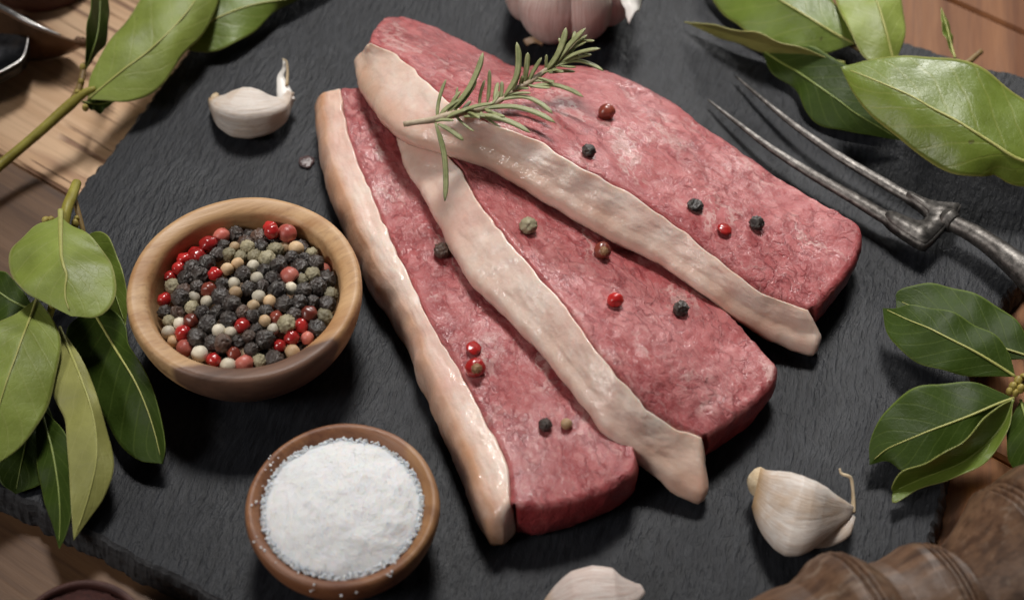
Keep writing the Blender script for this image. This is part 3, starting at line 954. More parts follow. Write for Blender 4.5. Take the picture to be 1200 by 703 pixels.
for code, lst in LIST.items():
    for X, Y in lst:
        px, py = 140 + X / Z0, 220 + Y / Z0
        z = 24.5
        for _ in range(3):
            p = W(px, py, z)
            rr = (Vector((p.x, p.y, 0)) - cB).length / rin
            z = 22.0 + 6.5 * max(0, 1 - rr * rr) + (4.5 if (X, Y) in ((525, 105), (520, 148), (578, 120)) else 0)
        r = KINDS[code][3] * rng.uniform(0.82, 1.20)
        PTS.append([code, W(px, py, z), r, True])
# the layer below, which shows through the gaps
fr = random.Random(11)
sp = 4.7
for i in range(-8, 9):
    for j in range(-8, 9):
        x = (i + 0.5 * (j % 2)) * sp / 1000; y = j * sp * 0.87 / 1000
        rr = math.hypot(x, y) / rin
        if rr < 0.87:
            code = fr.choice('KKKKKKBBGDT')
            PTS.append([code, cB + Vector((x + fr.uniform(-.4, .4) / 1000, y + fr.uniform(-.4, .4) / 1000, (22.0 + 6.5 * (1 - rr * rr) - 4.5) / 1000)), 2.4, False])
POS = np.array([list(p[1]) for p in PTS]) * 1000; RAD = np.array([p[2] for p in PTS]); TOP = np.array([p[3] for p in PTS])
TGT = POS.copy(); cb = np.array([cB.x, cB.y]) * 1000
for it in range(140):
    d = POS[:, None, :] - POS[None, :, :]
    dist = np.sqrt((d ** 2).sum(-1)) + 1e-6
    ov = np.maximum(0, 0.94 * (RAD[:, None] + RAD[None, :]) - dist); np.fill_diagonal(ov, 0)
    push = (d / dist[..., None] * ov[..., None] * 0.5)
    push[..., 2] *= 0.7
    wgt = np.where(TOP, 0.5, 0.5)
    POS += push.sum(1) * 0.42
    POS[TOP, :2] += (TGT[TOP, :2] - POS[TOP, :2]) * 0.05
    POS[:, 2] += (TGT[:, 2] - POS[:, 2]) * 0.06
    q = POS[:, :2] - cb; rr = np.sqrt((q ** 2).sum(1)) + 1e-6
    lim = rin * 1000 * 0.965 - RAD
    k = np.minimum(1, lim / rr); POS[:, :2] = cb + q * k[:, None]
    POS[:, 2] = np.maximum(POS[:, 2], 13.0 + RAD)
CUSTOM = {(525, 105): 'upper of the bright red peppercorns clustered at the far right rim of the bowl', (520, 148): 'lower of the bright red peppercorns clustered at the far right rim of the bowl',
          (578, 120): 'cracked pinkish husk beside the two red peppercorns at the far right rim', (312, 288): 'round bright red peppercorn alone among black ones, left of the bowl centre',
          (415, 458): 'round bright red peppercorn in the middle front of the bowl beside two white ones', (150, 375): 'red peppercorn touching the left wall of the bowl',
          (677, 433): 'large greenish grey peppercorn against the right front wall of the bowl'}
keys = [(c, xy) for c, l in LIST.items() for xy in l]
# leave out those of the lower layer of which nothing can be seen from the front
keep = []
cam_mm = np.array(list(CL)) * 1000
for i, (code, _, r, top) in enumerate(PTS):
    if top:
        keep.append(i); continue
    vdir = cam_mm - POS[i]; vdir /= np.linalg.norm(vdir)
    e1 = np.cross(vdir, [1.0, 0, 0]); e1 /= np.linalg.norm(e1); e2 = np.cross(vdir, e1)
    seen = 0
    for q in range(25):
        a, b = (q % 5 - 2) / 2.2, (q // 5 - 2) / 2.2
        if a * a + b * b > 0.9: continue
        o0 = POS[i] + r * (a * e1 + b * e2 + math.sqrt(max(0, 1 - a * a - b * b)) * vdir)
        L_ = POS - o0; t = L_ @ vdir; d2 = (L_ ** 2).sum(1) - t * t
        hit = (t > 0) & (d2 < (RAD * 0.97) ** 2); hit[i] = False
        seen += not hit.any()
    if seen >= 3: keep.append(i)
# which one is which: ring and side of the bowl, then its neighbours
SIDES = ['right', 'far right', 'far', 'far left', 'left', 'near left', 'near', 'near right']
WORD = {'K': 'black', 'B': 'brown', 'W': 'white', 'T': 'tan', 'G': 'greenish', 'R': 'bright red', 'P': 'pink', 'D': 'maroon'}
used = {}
for i in keep:
    code, _, r, top = PTS[i]
    lab = CUSTOM.get(keys[i][1]) if i < len(keys) else None
    grp = f'{KINDS[code][0].replace("_", " ")}s in the pale bowl'
    if not lab:
        q = POS[i][:2] - cb; rr = math.hypot(*q) / (rin * 1000)
        side = SIDES[int(((math.degrees(math.atan2(q[1], q[0])) + 22.5) % 360) // 45)]
        where = 'mid bowl' if rr < 0.22 else (f'{side} of the bowl centre' if rr < 0.60 else f'along the {side} bowl wall')
        near = sorted((j for j in keep if j != i), key=lambda j: ((POS[j] - POS[i]) ** 2).sum())
        nb = []
        for j in near[:9]:
            w_ = WORD[PTS[j][0]]
            if w_ not in nb and PTS[j][0] != code: nb.append(w_)
        for n_ in (1, 2, 3):
            between = ' and '.join(nb[:n_]) if n_ < 3 else ', '.join(nb[:3])
            lab = f'{KINDS[code][4].split("peppercorn")[0]}peppercorn {where}, by {between} ones'
            if lab not in used: break
        if lab in used:
            lab = lab.replace(' ones', ' ones, ' + ('half hidden' if not top else 'on top'))
    used[lab] = 1
    put_corn(code, Vector(POS[i]) / 1000, r, lab, grp)

# ---- salt
def salt_heap():
    V, F = [], []
    nr, na = 46, 120
    def h(r, a):
        t = r / (sin_ * 0.965)
        return 0.0213 + 0.0062 * max(0.0, 1 - t ** 2.2) ** 0.8
    for i in range(nr + 1):
        for j in range(na):
            a = 2 * math.pi * j / na; r = sin_ * 0.965 * i / nr
            p = Vector((r * math.cos(a), r * math.sin(a), h(r, a)))
            p.z += 0.0008 * noise.fractal(p * 130, 1, 2, 3) + 0.00012 * noise.noise(p * 1500)
            V.append(p)
    for i in range(nr):
        for j in range(na):
            F.append((i * na + j, (i + 1) * na + j, (i + 1) * na + (j + 1) % na, i * na + (j + 1) % na))
    return V, F, h


def grains(pts, sizes, rg):
    V, F = [], []
    cube = [Vector((x, y, z)) for x in (-1, 1) for y in (-1, 1) for z in (-1, 1)]
    cf = [(0, 1, 3, 2), (4, 6, 7, 5), (0, 4, 5, 1), (2, 3, 7, 6), (0, 2, 6, 4), (1, 5, 7, 3)]
    for p, s in zip(pts, sizes):
        k = len(V)
        m_ = Matrix.Rotation(rg.uniform(0, 6), 3, 'X') @ Matrix.Rotation(rg.uniform(0, 6), 3, 'Z')
        sc_ = (rg.uniform(.6, 1.2), rg.uniform(.6, 1.2), rg.uniform(.5, 1.0))
        V += [p + m_ @ Vector((c.x * sc_[0], c.y * sc_[1], c.z * sc_[2])) * s * rg.uniform(.75, 1.1) for c in cube]
        F += [tuple(i + k for i in f) for f in cf]
    return V, F


sg = random.Random(21)
V, F, hh = salt_heap()
pts, sz = [], []
for _ in range(900):
    r = sin_ * math.sqrt(sg.random()) * 0.95; a = sg.uniform(0, 6.283)
    p = Vector((r * math.cos(a), r * math.sin(a), hh(r, a)))
    p.z += 0.0008 * noise.fractal(p * 130, 1, 2, 3) + 0.00003
    pts.append(p); sz.append(sg.uniform(0.00007, 0.00015))
for _ in range(1100):                      # the ragged border against the wood
    a = sg.uniform(0, 6.283); r = sin_ * (sg.uniform(0.91, 0.985) + 0.02 * noise.noise(Vector((math.cos(a) * 6, math.sin(a) * 6, 0))))
    pts.append(Vector((r * math.cos(a), r * math.sin(a), 0.0213 + sg.uniform(0.0, 0.0011)))); sz.append(sg.uniform(0.00022, 0.00048))
gv, gf = grains(pts, sz, sg)
k = len(V); V = V + gv; F = F + [tuple(i + k for i in f) for f in gf]
so = link('salt', pydata('salt', V, F), M['salt'], None, smooth=False); so.location = cS
tag(so, 'heap of coarse white salt filling the dark wooden bowl', 'salt', kind='stuff')
pts, sz = [], []
prof_z = lambda q: 0.0242
for px, py, n_ in [(322, 534, 5), (316, 540, 5), (312, 548, 6), (303, 585, 6), (301, 590, 4), (300, 630, 5), (307, 640, 3), (309, 645, 2), (345, 669, 3), (365, 684, 4), (372, 690, 3), (400, 690, 3), (450, 672, 4), (462, 665, 2), (490, 597, 3), (323, 660, 3),
                   (420, 688, 2), (470, 660, 2), (305, 570, 2)]:
    q = W(px, py, 24.3) - cS
    for _ in range(max(1, n_ // 2)):
        p = q + Vector((sg.gauss(0, .0011), sg.gauss(0, .0009), 0)); rr = math.hypot(p.x, p.y) / RS
        # height of the rim at that distance
        zs = [zz for r_, zz in sprof if abs(r_ / RS - rr) < 0.04 and zz > 0.015]
        p.z = (max(zs) if zs else 0.0236) + 0.0002
        pts.append(p); sz.append(sg.uniform(0.00018, 0.00036))
gv, gf = grains(pts, sz, sg)
so = link('salt_grains', pydata('salt_grains', gv, gf), M['salt'], None, smooth=False); so.location = cS
tag(so, 'loose white salt grains scattered on the rim of the dark bowl', 'salt', kind='stuff')


# ================================================================== GARLIC
def clove(name_mats, base, path_px, rad_px, ridge, twist, flat=1.0, zfix=None, n=72, steps=60, parent=None, nm='clove_skin', facets=(50, 170, -70), fixed=False):
    pts, rads = [], []
    for i, (x, y) in enumerate(path_px):
        r = rad_px[i] * 0.00028
        z = zfix[i] if zfix else rad_px[i] * 0.28 * flat
        p = W(x, y, z); r = rad_px[i] * mmpp(p)
        pts.append(p); rads.append(r)
    def sec(u, th):
        q = sum(max(0.0, math.cos(th - R(p_))) ** 7 for p_ in facets) + (1 / (1 + ridge)) ** 7
        return 0.90 * q ** (-1 / 7.0) + 0.025 * noise.noise(Vector((u * 4, math.cos(th) * 2, math.sin(th) * 2))) + 0.012 * noise.noise(Vector((u * 2, math.cos(th) * 9, math.sin(th) * 9)))
    V, F, UV = tube(pts, rads, n=n, steps=steps, flat=flat, section=sec, fixdir=(pts[-1] - pts[0]).normalized() if fixed else None)
    me = pydata(nm, V, F); set_uv(me, UV)
    return link(nm, me, name_mats, parent), pts


def root_disc(px, py, z, r_px, direction, parent):
    c = W(px, py, z); r = r_px * mmpp(c); d = Vector(direction).normalized()
    pts = [c - d * r * 0.5, c + d * r * 0.25, c + d * r * 0.6, c + d * r * 0.62]
    return tube_obj('root_end', pts, [r * .9, r * 1.05, r * .8, r * .15], M['garlic_root'], parent, n=16, steps=12,
                    section=lambda u, th: 1 + 0.10 * noise.noise(Vector((math.cos(th) * 3, math.sin(th) * 3, u * 3))))


g1 = empty('garlic_clove', W(295, 140, 0))
tag(g1, 'white garlic clove with a short papery tail, above the pepper bowl', 'garlic', 'loose garlic cloves on the slate')
clove(M['garlic'], g1, [(249, 117), (255, 123), (268, 130), (285, 134), (305, 134), (322, 130), (334, 121), (339, 112), (341, 107)],
      [6, 13, 22, 27.5, 28, 24.5, 18, 9, 4], 0.30, 0.5, parent=g1, facets=(88, 10, -70, 200), zfix=[4.5, 5, 6.5, 7.6, 7.8, 7, 6.5, 7.5, 8.5])
root_disc(251, 116, 4.6, 8, (-1, 0.15, 0.15), g1)
tube_obj('papery_tail', [W(336, 119, 7), W(332, 104, 8), W(329, 90, 9), W(333, 80, 11), W(333, 69, 13)],
         [0.0032, 0.0027, 0.0017, 0.0009, 0.0004], M['paper'], g1, n=12, flat=0.35)
tube_obj('dry_tip', [W(336, 100, 9), W(337, 84, 11), W(336, 72, 13), W(331, 69, 14)], [0.0006, 0.0005, 0.0004, 0.0003], M['garlic_root'], g1, n=6)

g2 = empty('garlic_clove', W(940, 620, 0))
tag(g2, 'tan streaked garlic clove with a thin curled tail, right of the steak ends', 'garlic', 'loose garlic cloves on the slate')
clove(M['garlic_warm'], g2, [(886, 571), (891, 579), (900, 588), (914, 597), (932, 605), (951, 608), (968, 606), (984, 602), (994, 600), (999, 598)],
      [21, 29, 36, 41, 43, 40, 33, 23, 14, 5], 0.36, 1.4, parent=g2, zfix=[9, 9, 9.5, 10.5, 11.5, 11.5, 10.5, 9.5, 9, 8.5], flat=1.0, facets=(62, 182, -58), fixed=True)
root_disc(886, 563, 10.0, 17, (-0.97, 0.2, 0.1), g2)
tube_obj('thin_tail', [W(999, 600, 8), W(1000, 585, 9), W(998, 562, 12), W(994, 557, 13), W(986, 554, 13), W(984, 548, 14)],
         [0.0009, 0.0007, 0.0005, 0.0005, 0.0005, 0.0003], M['garlic_root'], g2, n=7, steps=30)
# torn skin at the far end
tube_obj('torn_skin', [W(945, 640, 3.0), W(965, 632, 4.5), W(984, 620, 6.5), W(999, 603, 7.5)], [0.0005, 0.0028, 0.0036, 0.0012], M['garlic_warm'], g2, n=14, flat=0.5)

g3 = empty('garlic_clove', W(695, 700, 0))
tag(g3, 'plump garlic clove cut off by the bottom edge of the photo', 'garlic', 'loose garlic cloves on the slate')
clove(M['garlic_pink'], g3, [(637, 712), (652, 706), (675, 700), (700, 698), (725, 698), (742, 694), (752, 690)],
      [5, 18, 29, 33, 30, 18, 6], 0.26, 0.9, parent=g3, facets=(80, 190, -40), zfix=[6, 7, 8.5, 9.2, 8.5, 7.5, 7])

gb = empty('garlic_bulb', W(668, 14, 0))
tag(gb, 'whole garlic bulb with pinkish cloves behind the largest steak', 'garlic')
cbulb = W(668, 14, 0)
for k in range(8):
    a = R(-90 + 45 * k - 28)
    wdt = [13.6, 11.4, 11, 11.6, 11.5, 11.5, 12, 12][k] / 1000
    rc = 0.0145
    pts, rads = [], []
    prof = [(0.15, 0.0018, 0.25), (0.55, 0.005, 0.62), (0.95, 0.011, 0.95), (1.03, 0.018, 1.0), (0.88, 0.026, 0.80), (0.60, 0.034, 0.50), (0.30, 0.041, 0.28), (0.12, 0.049, 0.14)]
    for q, z, s in prof:
        pts.append(cbulb + Vector((math.cos(a), math.sin(a), 0)) * rc * q + Vector((0, 0, z))); rads.append(wdt * s * 0.92)
    V, F, UV = tube(pts, rads, n=28, steps=40, section=lambda u, th: 1 + 0.025 * noise.noise(Vector((u * 5, math.cos(th) * 2 + k, math.sin(th) * 2))), upv=(math.cos(a), math.sin(a), 0.02))
    me = pydata('clove', V, F); set_uv(me, UV)
    wobble(me, 0.0005, 120, k)
    link('clove', me, M['garlic_pink'], gb)
# loose paper flap on its right side and a scrap at the foot


def flap(name, pts4, m_, parent, curl=0.002, n=14, seed=0):
    a, b, c, d = [W(*p) for p in pts4]
    V, F = [], []
    for i in range(n + 1):
        for j in range(n + 1):
            u, v = i / n, j / n
            p = (1 - u) * (1 - v) * a + u * (1 - v) * b + u * v * c + (1 - u) * v * d
            p = p + Vector((0, 0, 1)) * curl * math.sin(u * 3.1) + Vector((1, 0.3, .5)) * 0.0008 * noise.fractal(p * 260, 1, 2, 2)
            V.append(p)
    for i in range(n):
        for j in range(n):
            q = i * (n + 1) + j
            F.append((q, q + n + 1, q + n + 2, q + 1))
    me = pydata(name, V, F)
    o = link(name, me, m_, parent)
    sm = o.modifiers.new('thickness', 'SOLIDIFY'); sm.thickness = 0.00025
    return o


flap('papery_skin', [(720, -18, 24), (760, -20, 20), (748, 14, 18), (738, 28, 18)], M['paper'], gb)
flap('papery_scrap', [(614, 46, 2), (640, 44, 3), (634, 54, 1.5), (618, 53, .8)], M['garlic_pink'], gb, 0.0012)

# ================================================================== CARVING FORK
fk = empty('carving_fork', W(1080, 255, 0))
tag(fk, 'old dark iron carving fork with two long tines, right of the largest steak', 'fork')


def pxtube(name, pts, rpx, m_, parent, **k):
    P = [W(*p) for p in pts]
    return tube_obj(name, P, [r * mmpp(p) for r, p in zip(rpx, P)], m_, parent, **k)


pxtube('tine', [(830, 117, 3), (858, 139, 5), (900, 171, 7), (950, 203, 8), (1000, 232, 8), (1040, 256, 8), (1072, 271, 8)], [1.2, 2.8, 4.4, 5.8, 7.0, 8.2, 9], M['iron'], fk, n=14, steps=40, flat=0.8)
pxtube('tine', [(862, 89, 3), (890, 113, 5), (930, 146, 7), (980, 181, 8), (1030, 211, 8), (1065, 231, 8), (1092, 241, 8)], [1.1, 2.5, 3.9, 5.0, 6.0, 7.0, 7], M['iron'], fk, n=14, steps=40, flat=0.8)


def plate(name, pts, z, th, m_, parent, bev=0.0007):
    bm = bmesh.new()
    v = [bm.verts.new(W(x, y, z)) for x, y in pts]
    fc = bm.faces.new(v)
    r = bmesh.ops.extrude_face_region(bm, geom=[fc])
    for q in r['geom']:
        if isinstance(q, bmesh.types.BMVert): q.co.z -= th
    bmesh.ops.recalc_face_normals(bm, faces=bm.faces)
    ed = [e for e in bm.edges if e.calc_face_angle(0) > 0.9]
    bmesh.ops.bevel(bm, geom=ed, offset=bev, segments=3, affect='EDGES')
    bmesh.ops.triangulate(bm, faces=[f for f in bm.faces if len(f.verts) > 4])
    me = bpy.data.meshes.new(name); bm.to_mesh(me); bm.free()
    return link(name, me, m_, parent, smooth=True)


plate('shoulder', [(1034, 250), (1044, 261), (1058, 271), (1072, 280), (1082, 285), (1087, 285), (1094, 279), (1110, 262), (1122, 248), (1127, 240), (1126, 236), (1116, 235), (1100, 234), (1086, 231), (1070, 223), (1062, 221), (1060, 226), (1070, 233), (1080, 240), (1086, 246), (1087, 251), (1083, 255), (1076, 256), (1064, 252), (1050, 246), (1040, 244)], 10.2, 0.0048, M['iron'], fk, 0.0007)
pxtube('shank', [(1104, 256, 8), (1118, 262, 8.5), (1145, 276, 9), (1172, 295, 9), (1205, 322, 9), (1250, 360, 9)], [9, 10.5, 12.5, 15.5, 20, 22], M['iron'], fk, n=20, steps=40)
pxtube('collar', [(1106, 254, 8), (1112, 258, 8.4), (1118, 262, 8.6)], [11, 14.5, 11.5], M['iron'], fk, n=20, steps=14)

# ================================================================== ROSEMARY
def zc(p): return (460 + p[0] / 3.346, 30 + p[1] / 3.346)


ro = empty('rosemary_sprig', W(560, 120, 48))
tag(ro, 'green rosemary sprig lying across the fat strip of the largest steak', 'herb')
_zlast = [48.0]


def rz(px, py, up):
    z = surf_z(px, py)
    if z < 12: z = min(_zlast[0], 30)
    _zlast[0] = z
    return W(px, py, z + up)


stem_zoom = [(45, 385), (100, 377), (150, 370), (240, 347), (350, 325), (420, 292), (470, 256), (530, 225), (600, 176), (650, 142), (700, 85), (742, 30)]
stem_z = []
P = []
for i, q in enumerate(stem_zoom):
    x, y = zc(q)
    P.append(W(x, y, [53, 54, 54.5, 54, 52, 50, 48, 47, 47, 48, 49, 50][i]))
tube_obj('stem', P, [0.0009, 0.0010, 0.0013, 0.0011, 0.0010, 0.0009, 0.0009, 0.0011, 0.0009, 0.0009, 0.0007, 0.0004], M['rosemary_stem'], ro, n=10, steps=60,
         section=lambda u, th: 1 + 0.15 * noise.noise(Vector((u * 30, math.cos(th), math.sin(th)))))
fst = poly([(q[0], q[1], 0) for q in stem_zoom])


def needle(b, t, bend, wd, lift, m_='rosemary'):
    bx, by = zc(b); tx, ty = zc(t)
    # height of the stem near the base
    bz = min(((Vector(q) - Vector(b)).length, [53, 54, 54.5, 54, 52, 50, 48, 47, 47, 48, 49, 50][i]) for i, q in enumerate(stem_zoom))[1]
    A = W(bx, by, bz); B = W(tx, ty, bz + lift)
    mid = (A + B) / 2
    d = B - A; side = Vector((-d.y, d.x, 0))
    mid = mid + side * bend
    V, F = [], []
    n = 16
    f = poly([A, A.lerp(mid, .55) + side * bend * .25, mid, B.lerp(mid, .45) + side * bend * .2, B])
    # boat-shaped leaf: domed back, rolled edges
    sec = [(-1.0, 0.0), (-0.75, 0.42), (-0.12, 0.55), (0.0, 0.40), (0.12, 0.55), (0.75, 0.42), (1.0, 0.0), (0.6, -0.30), (0.0, -0.15), (-0.6, -0.30)]
    k = len(sec)
    for i in range(n + 1):
        u = i / n
        p = f(u); tg = (f(min(1, u + .03)) - f(max(0, u - .03))).normalized()
        x = tg.cross(Vector((0, 0.25, 1))); x = x.normalized(); y = x.cross(tg).normalized()
        r = wd * 0.5 * (0.45 + 0.55 * min(1, u * 5)) * (1 if u < .75 else math.sqrt(max(0.02, 1 - ((u - .75) / .25) ** 2)))
        for a, c in sec:
            V.append(p + x * a * r + y * c * r)
    for i in range(n):
        for j in range(k):
            a, b2 = i * k + j, i * k + (j + 1) % k
            F.append((a, b2, b2 + k, a + k))
    F.append(tuple(range(k))[::-1]); F.append(tuple(n * k + j for j in range(k)))
    me = pydata('needle', V, F)
    me.materials.append(M['rosemary']); me.materials.append(M['rosemary_under'])
    for q in range(n):
        for j in range(k):
            if j in (7, 8, 2, 3) and m_ == 'rosemary':
                me.polygons[q * k + j].material_index = 1 if j in (7, 8) else 0
    me.polygons.foreach_set('use_smooth', [True] * len(me.polygons))
    o = bpy.data.objects.new('needle', me); COL.objects.link(o); o.parent = ro
    o.matrix_parent_inverse = Matrix.Translation(-Vector(ro.location))
    return o


for b, t, bend, wd, lift in [
        ((175, 368), (210, 210), 0.06, 1.5, 5), ((212, 345), (355, 105), -0.10, 2.6, 9), ((240, 335), (330, 215), -0.05, 1.9, 5), ((372, 300), (380, 172), -0.03, 1.6, 6),
        ((185, 350), (268, 288), 0.06, 2.2, 2), ((438, 278), (487, 65), -0.16, 2.6, 10), ((455, 268), (497, 150), -0.10, 2.0, 5), ((513, 232), (530, 105), -0.04, 2.3, 7),
        ((528, 225), (585, 125), 0.02, 2.0, 5), ((598, 180), (680, 8), -0.10, 2.8, 8), ((632, 155), (757, 10), 0.03, 2.8, 7), ((690, 115), (763, 36), 0.04, 2.0, 3),
        ((650, 147), (815, 90), 0.10, 2.5, 4), ((675, 142), (782, 114), 0.06, 2.1, 1), ((636, 160), (828, 178), 0.22, 2.3, -1), ((612, 185), (716, 180), 0.05, 2.2, -2),
        ((540, 240), (748, 280), 0.16, 2.7, -2), ((425, 290), (628, 345), 0.22, 2.6, -2), ((355, 325), (638, 380), 0.14, 3.0, -1), ((280, 356), (540, 420), 0.13, 2.9, -1),
        ((178, 385), (278, 450), 0.05, 2.4, -2), ((168, 380), (205, 688), 0.07, 2.2, -12), ((340, 315), (362, 212), 0.05, 1.3, 4), ((235, 352), (395, 305), 0.07, 2.3, 2),
        ((200, 365), (290, 330), 0.05, 2.6, 3), ((250, 345), (255, 240), 0.03, 1.1, 4), ((280, 356), (420, 372), 0.08, 2.4, -1), ((160, 372), (240, 372), 0.05, 2.0, 1),
        ((620, 165), (660, 70), -0.05, 2.0, 3), ((655, 150), (735, 115), 0.05, 2.0, 1)]:
    needle(b, t, bend, wd / 1000 * 0.80, lift)


nr_ = random.Random(5)
for q in range(26):
    u = 0.22 + 0.76 * q / 26
    b = fst(u); ang = nr_.choice([1, -1]) * nr_.uniform(0.35, 1.05)
    tg = (fst(min(1, u + .02)) - fst(u - .02)).normalized()
    ln = nr_.uniform(45, 120) * (1.1 - 0.4 * u)
    d = Vector((tg.x * math.cos(ang) - tg.y * math.sin(ang), tg.x * math.sin(ang) + tg.y * math.cos(ang)))
    needle((b.x, b.y), (b.x + d.x * ln, b.y + d.y * ln), nr_.uniform(-.1, .1), nr_.uniform(1.0, 1.7) / 1000, nr_.uniform(-2, 4))

# ================================================================== BAY SPRIGS
def leaf(parent, mid, L, Rr, m_, rib='rib', label=None, bow=0.0, ribw=0.0010, wav=0.0009, flip=False):
    """leaf blade from its midrib and its two edges, all base to tip (photo x, y, height in mm)"""
    fm, fl, fr_ = poly(WP(mid)), poly(WP(L)), poly(WP(Rr))
    nu, nv = 46, 22
    V, F, UV = [], [], []
    sd = rng.uniform(0, 50)
    for i in range(nu + 1):
        u = i / nu
        m0, a, b = fm(u), fl(u), fr_(u)
        for j in range(nv + 1):
            v = j / nv
            s = abs(v - 0.5) * 2
            e = a if v < 0.5 else b
            p = m0.lerp(e, s)
            p = p + Vector((0, 0, bow * math.sin(math.pi * s) * math.sin(math.pi * u)))
            p = p + Vector((0, 0, wav * s * math.sin(math.pi * min(1, u * 1.2)) * math.sin(u * 21 + sd + (3 if v < .5 else 0)) + 0.0008 * noise.noise(Vector((p.x * 90, p.y * 90, sd)))))
            V.append(p); UV.append((u, v))
    for i in range(nu):
        for j in range(nv):
            q = i * (nv + 1) + j
            F.append((q, q + nv + 1, q + nv + 2, q + 1))
    me = pydata('leaf', V, F)
    up = sum(p.normal.z for p in me.polygons)
    if (up < 0) != flip:
        me = pydata('leaf', V, [f[::-1] for f in F])
    set_uv(me, UV)
    o = link('leaf', me, M[m_], parent)
    sm = o.modifiers.new('thickness', 'SOLIDIFY'); sm.thickness = 0.00028; sm.offset = -1
    if label: o['label'] = label
    # raised midrib, a part of the leaf
    pts = [V[i * (nv + 1) + nv // 2] + Vector((0, 0, 0.00012)) for i in range(0, nu + 1, 4)]
    n = len(pts)
    Vt, Ft, _ = tube(pts, [ribw * 0.5 * (1 - 0.78 * i / (n - 1)) for i in range(n)], n=8, steps=40, flat=0.7)
    r_ = bpy.data.objects.new('midrib', pydata('midrib', Vt, Ft)); COL.objects.link(r_)
    r_.data.materials.append(M[rib]); r_.data.polygons.foreach_set('use_smooth', [True] * len(r_.data.polygons))
    r_.parent = o
    r_.matrix_parent_inverse = Matrix.Translation(-Vector(parent.location))
    r_.matrix_parent_inverse = (o.matrix_parent_inverse @ Matrix.Identity(4)).inverted() @ Matrix.Identity(4) if False else Matrix()
    return o


def zl(pts, z):
    """give a list of photo points heights, evenly from a list z"""
    n = len(pts)
    out = []
    for i, (x, y) in enumerate(pts):
        k = i / (n - 1) * (len(z) - 1); a = min(int(k), len(z) - 2)
        out.append((x, y, z[a] + (z[a + 1] - z[a]) * (k - a)))
    return out


def bud(parent, x, y, z, r):
    me = corn_mesh('bud', 'smooth', rng.uniform(0, 9), 1.0); me.transform(Matrix.Diagonal((r * .78, r * .78, r * 1.1, 1))); me.transform(Matrix.Rotation(rng.uniform(-.6, .6), 4, 'X'))
    me.transform(Matrix.Translation(W(x, y, z)))
    return link('bud', me, M['bud'], parent)


# --- upper left
s1 = empty('bay_sprig', W(95, 110, 0)); tag(s1, 'bay sprig at the top left with a long yellow stem reaching the left edge', 'herb', 'bay sprigs around the board')
pxtube('stem', [(-25, 214, 0), (15, 181, 2), (48, 153, 5), (78, 126, 8), (100, 108, 11), (112, 104, 12)], [6.5, 6.0, 5.8, 6.0, 6.5, 3.5], M['stem'], s1, n=12, steps=40)
pxtube('side_stem', [(86, 118, 9), (94, 100, 11), (97, 86, 12), (99, 74, 13)], [5, 4.2, 3.6, 2.5], M['stem_brown'], s1, n=10)
for b_ in [(97, 79, 13, .0014), (91, 108, 11, .0013), (100, 126, 9, .0014), (95, 96, 12, .0013)]: bud(s1, *b_)
leaf(s1, zl([(103, 116), (150, 78), (200, 36), (235, -10), (262, -74)], [10, 16, 19, 18, 12]), zl([(103, 116), (107, 85), (135, 40), (165, 0), (200, -40), (262, -75)], [10, 15, 18, 18, 12]),
     zl([(103, 116), (150, 119), (190, 99), (215, 66), (240, 36), (256, 2), (262, -40), (262, -75)], [10, 11, 13, 14, 12, 12]), 'leaf_pale', bow=0.001)
leaf(s1, zl([(205, 54), (250, 24), (290, 8), (340, -2), (392, -20)], [5, 9, 10, 8, 5]), zl([(205, 54), (235, 5), (290, -28), (340, -32), (392, -20)], [5, 11, 12, 9, 5]),
     zl([(205, 54), (235, 60), (265, 56), (295, 38), (330, 10), (360, -6), (392, -20)], [5, 5, 6, 5, 5]), 'leaf_mid')
leaf(s1, zl([(100, 82), (113, 45), (117, 0), (113, -40)], [12, 18, 22, 24]), zl([(100, 82), (102, 40), (107, 0), (113, -40)], [12, 23, 28, 24]),
     zl([(100, 82), (116, 62), (126, 40), (127, 0), (113, -40)], [12, 12, 14, 18, 24]), 'leaf_dark', 'rib_dark')
leaf(s1, zl([(96, 119), (115, 121), (134, 118)], [7, 5, 4]), zl([(96, 119), (115, 113), (134, 118)], [7, 5, 4]), zl([(96, 119), (115, 131), (134, 118)], [7, 3, 4]), 'leaf_dark', 'rib_dark')

# --- left
s2 = empty('bay_sprig', W(85, 300, 0)); tag(s2, 'leafy bay sprig left of the pepper bowl with a round pale leaf on top', 'herb', 'bay sprigs around the board')
pxtube('stem', [(90, 214, 22), (84, 230, 24), (78, 246, 25), (74, 275, 22), (68, 330, 18), (55, 380, 14)], [5.5, 6.5, 6.0, 5, 5, 4], M['stem'], s2, n=12, steps=34)
pxtube('side_stem', [(85, 226, 22), (92, 250, 20), (97, 268, 18), (100, 280, 16)], [3.5, 3.2, 3, 2.4], M['stem_brown'], s2, n=10)
for b_ in [(54, 258, 22, .0018), (60, 257, 22, .0015), (88, 262, 20, .0016), (90, 256, 20, .0012)]: bud(s2, *b_)
leaf(s2, zl([(100, 275), (118, 300), (135, 345), (147, 380)], [15, 17, 16, 13]), zl([(100, 275), (105, 310), (122, 352), (147, 380)], [15, 13, 12, 13]),
     zl([(100, 275), (122, 272), (141, 310), (149, 348), (147, 380)], [15, 20, 20, 17, 13]), 'leaf_mid', 'rib_dark')
leaf(s2, zl([(42, 364), (15, 352), (-12, 338), (-42, 345)], [8, 10, 10, 6]), zl([(42, 364), (15, 378), (-12, 372), (-42, 345)], [8, 9, 9, 6]), zl([(42, 364), (25, 338), (4, 318), (-20, 316), (-42, 345)], [8, 11, 12, 10, 6]), 'leaf_dark', 'rib_dark')
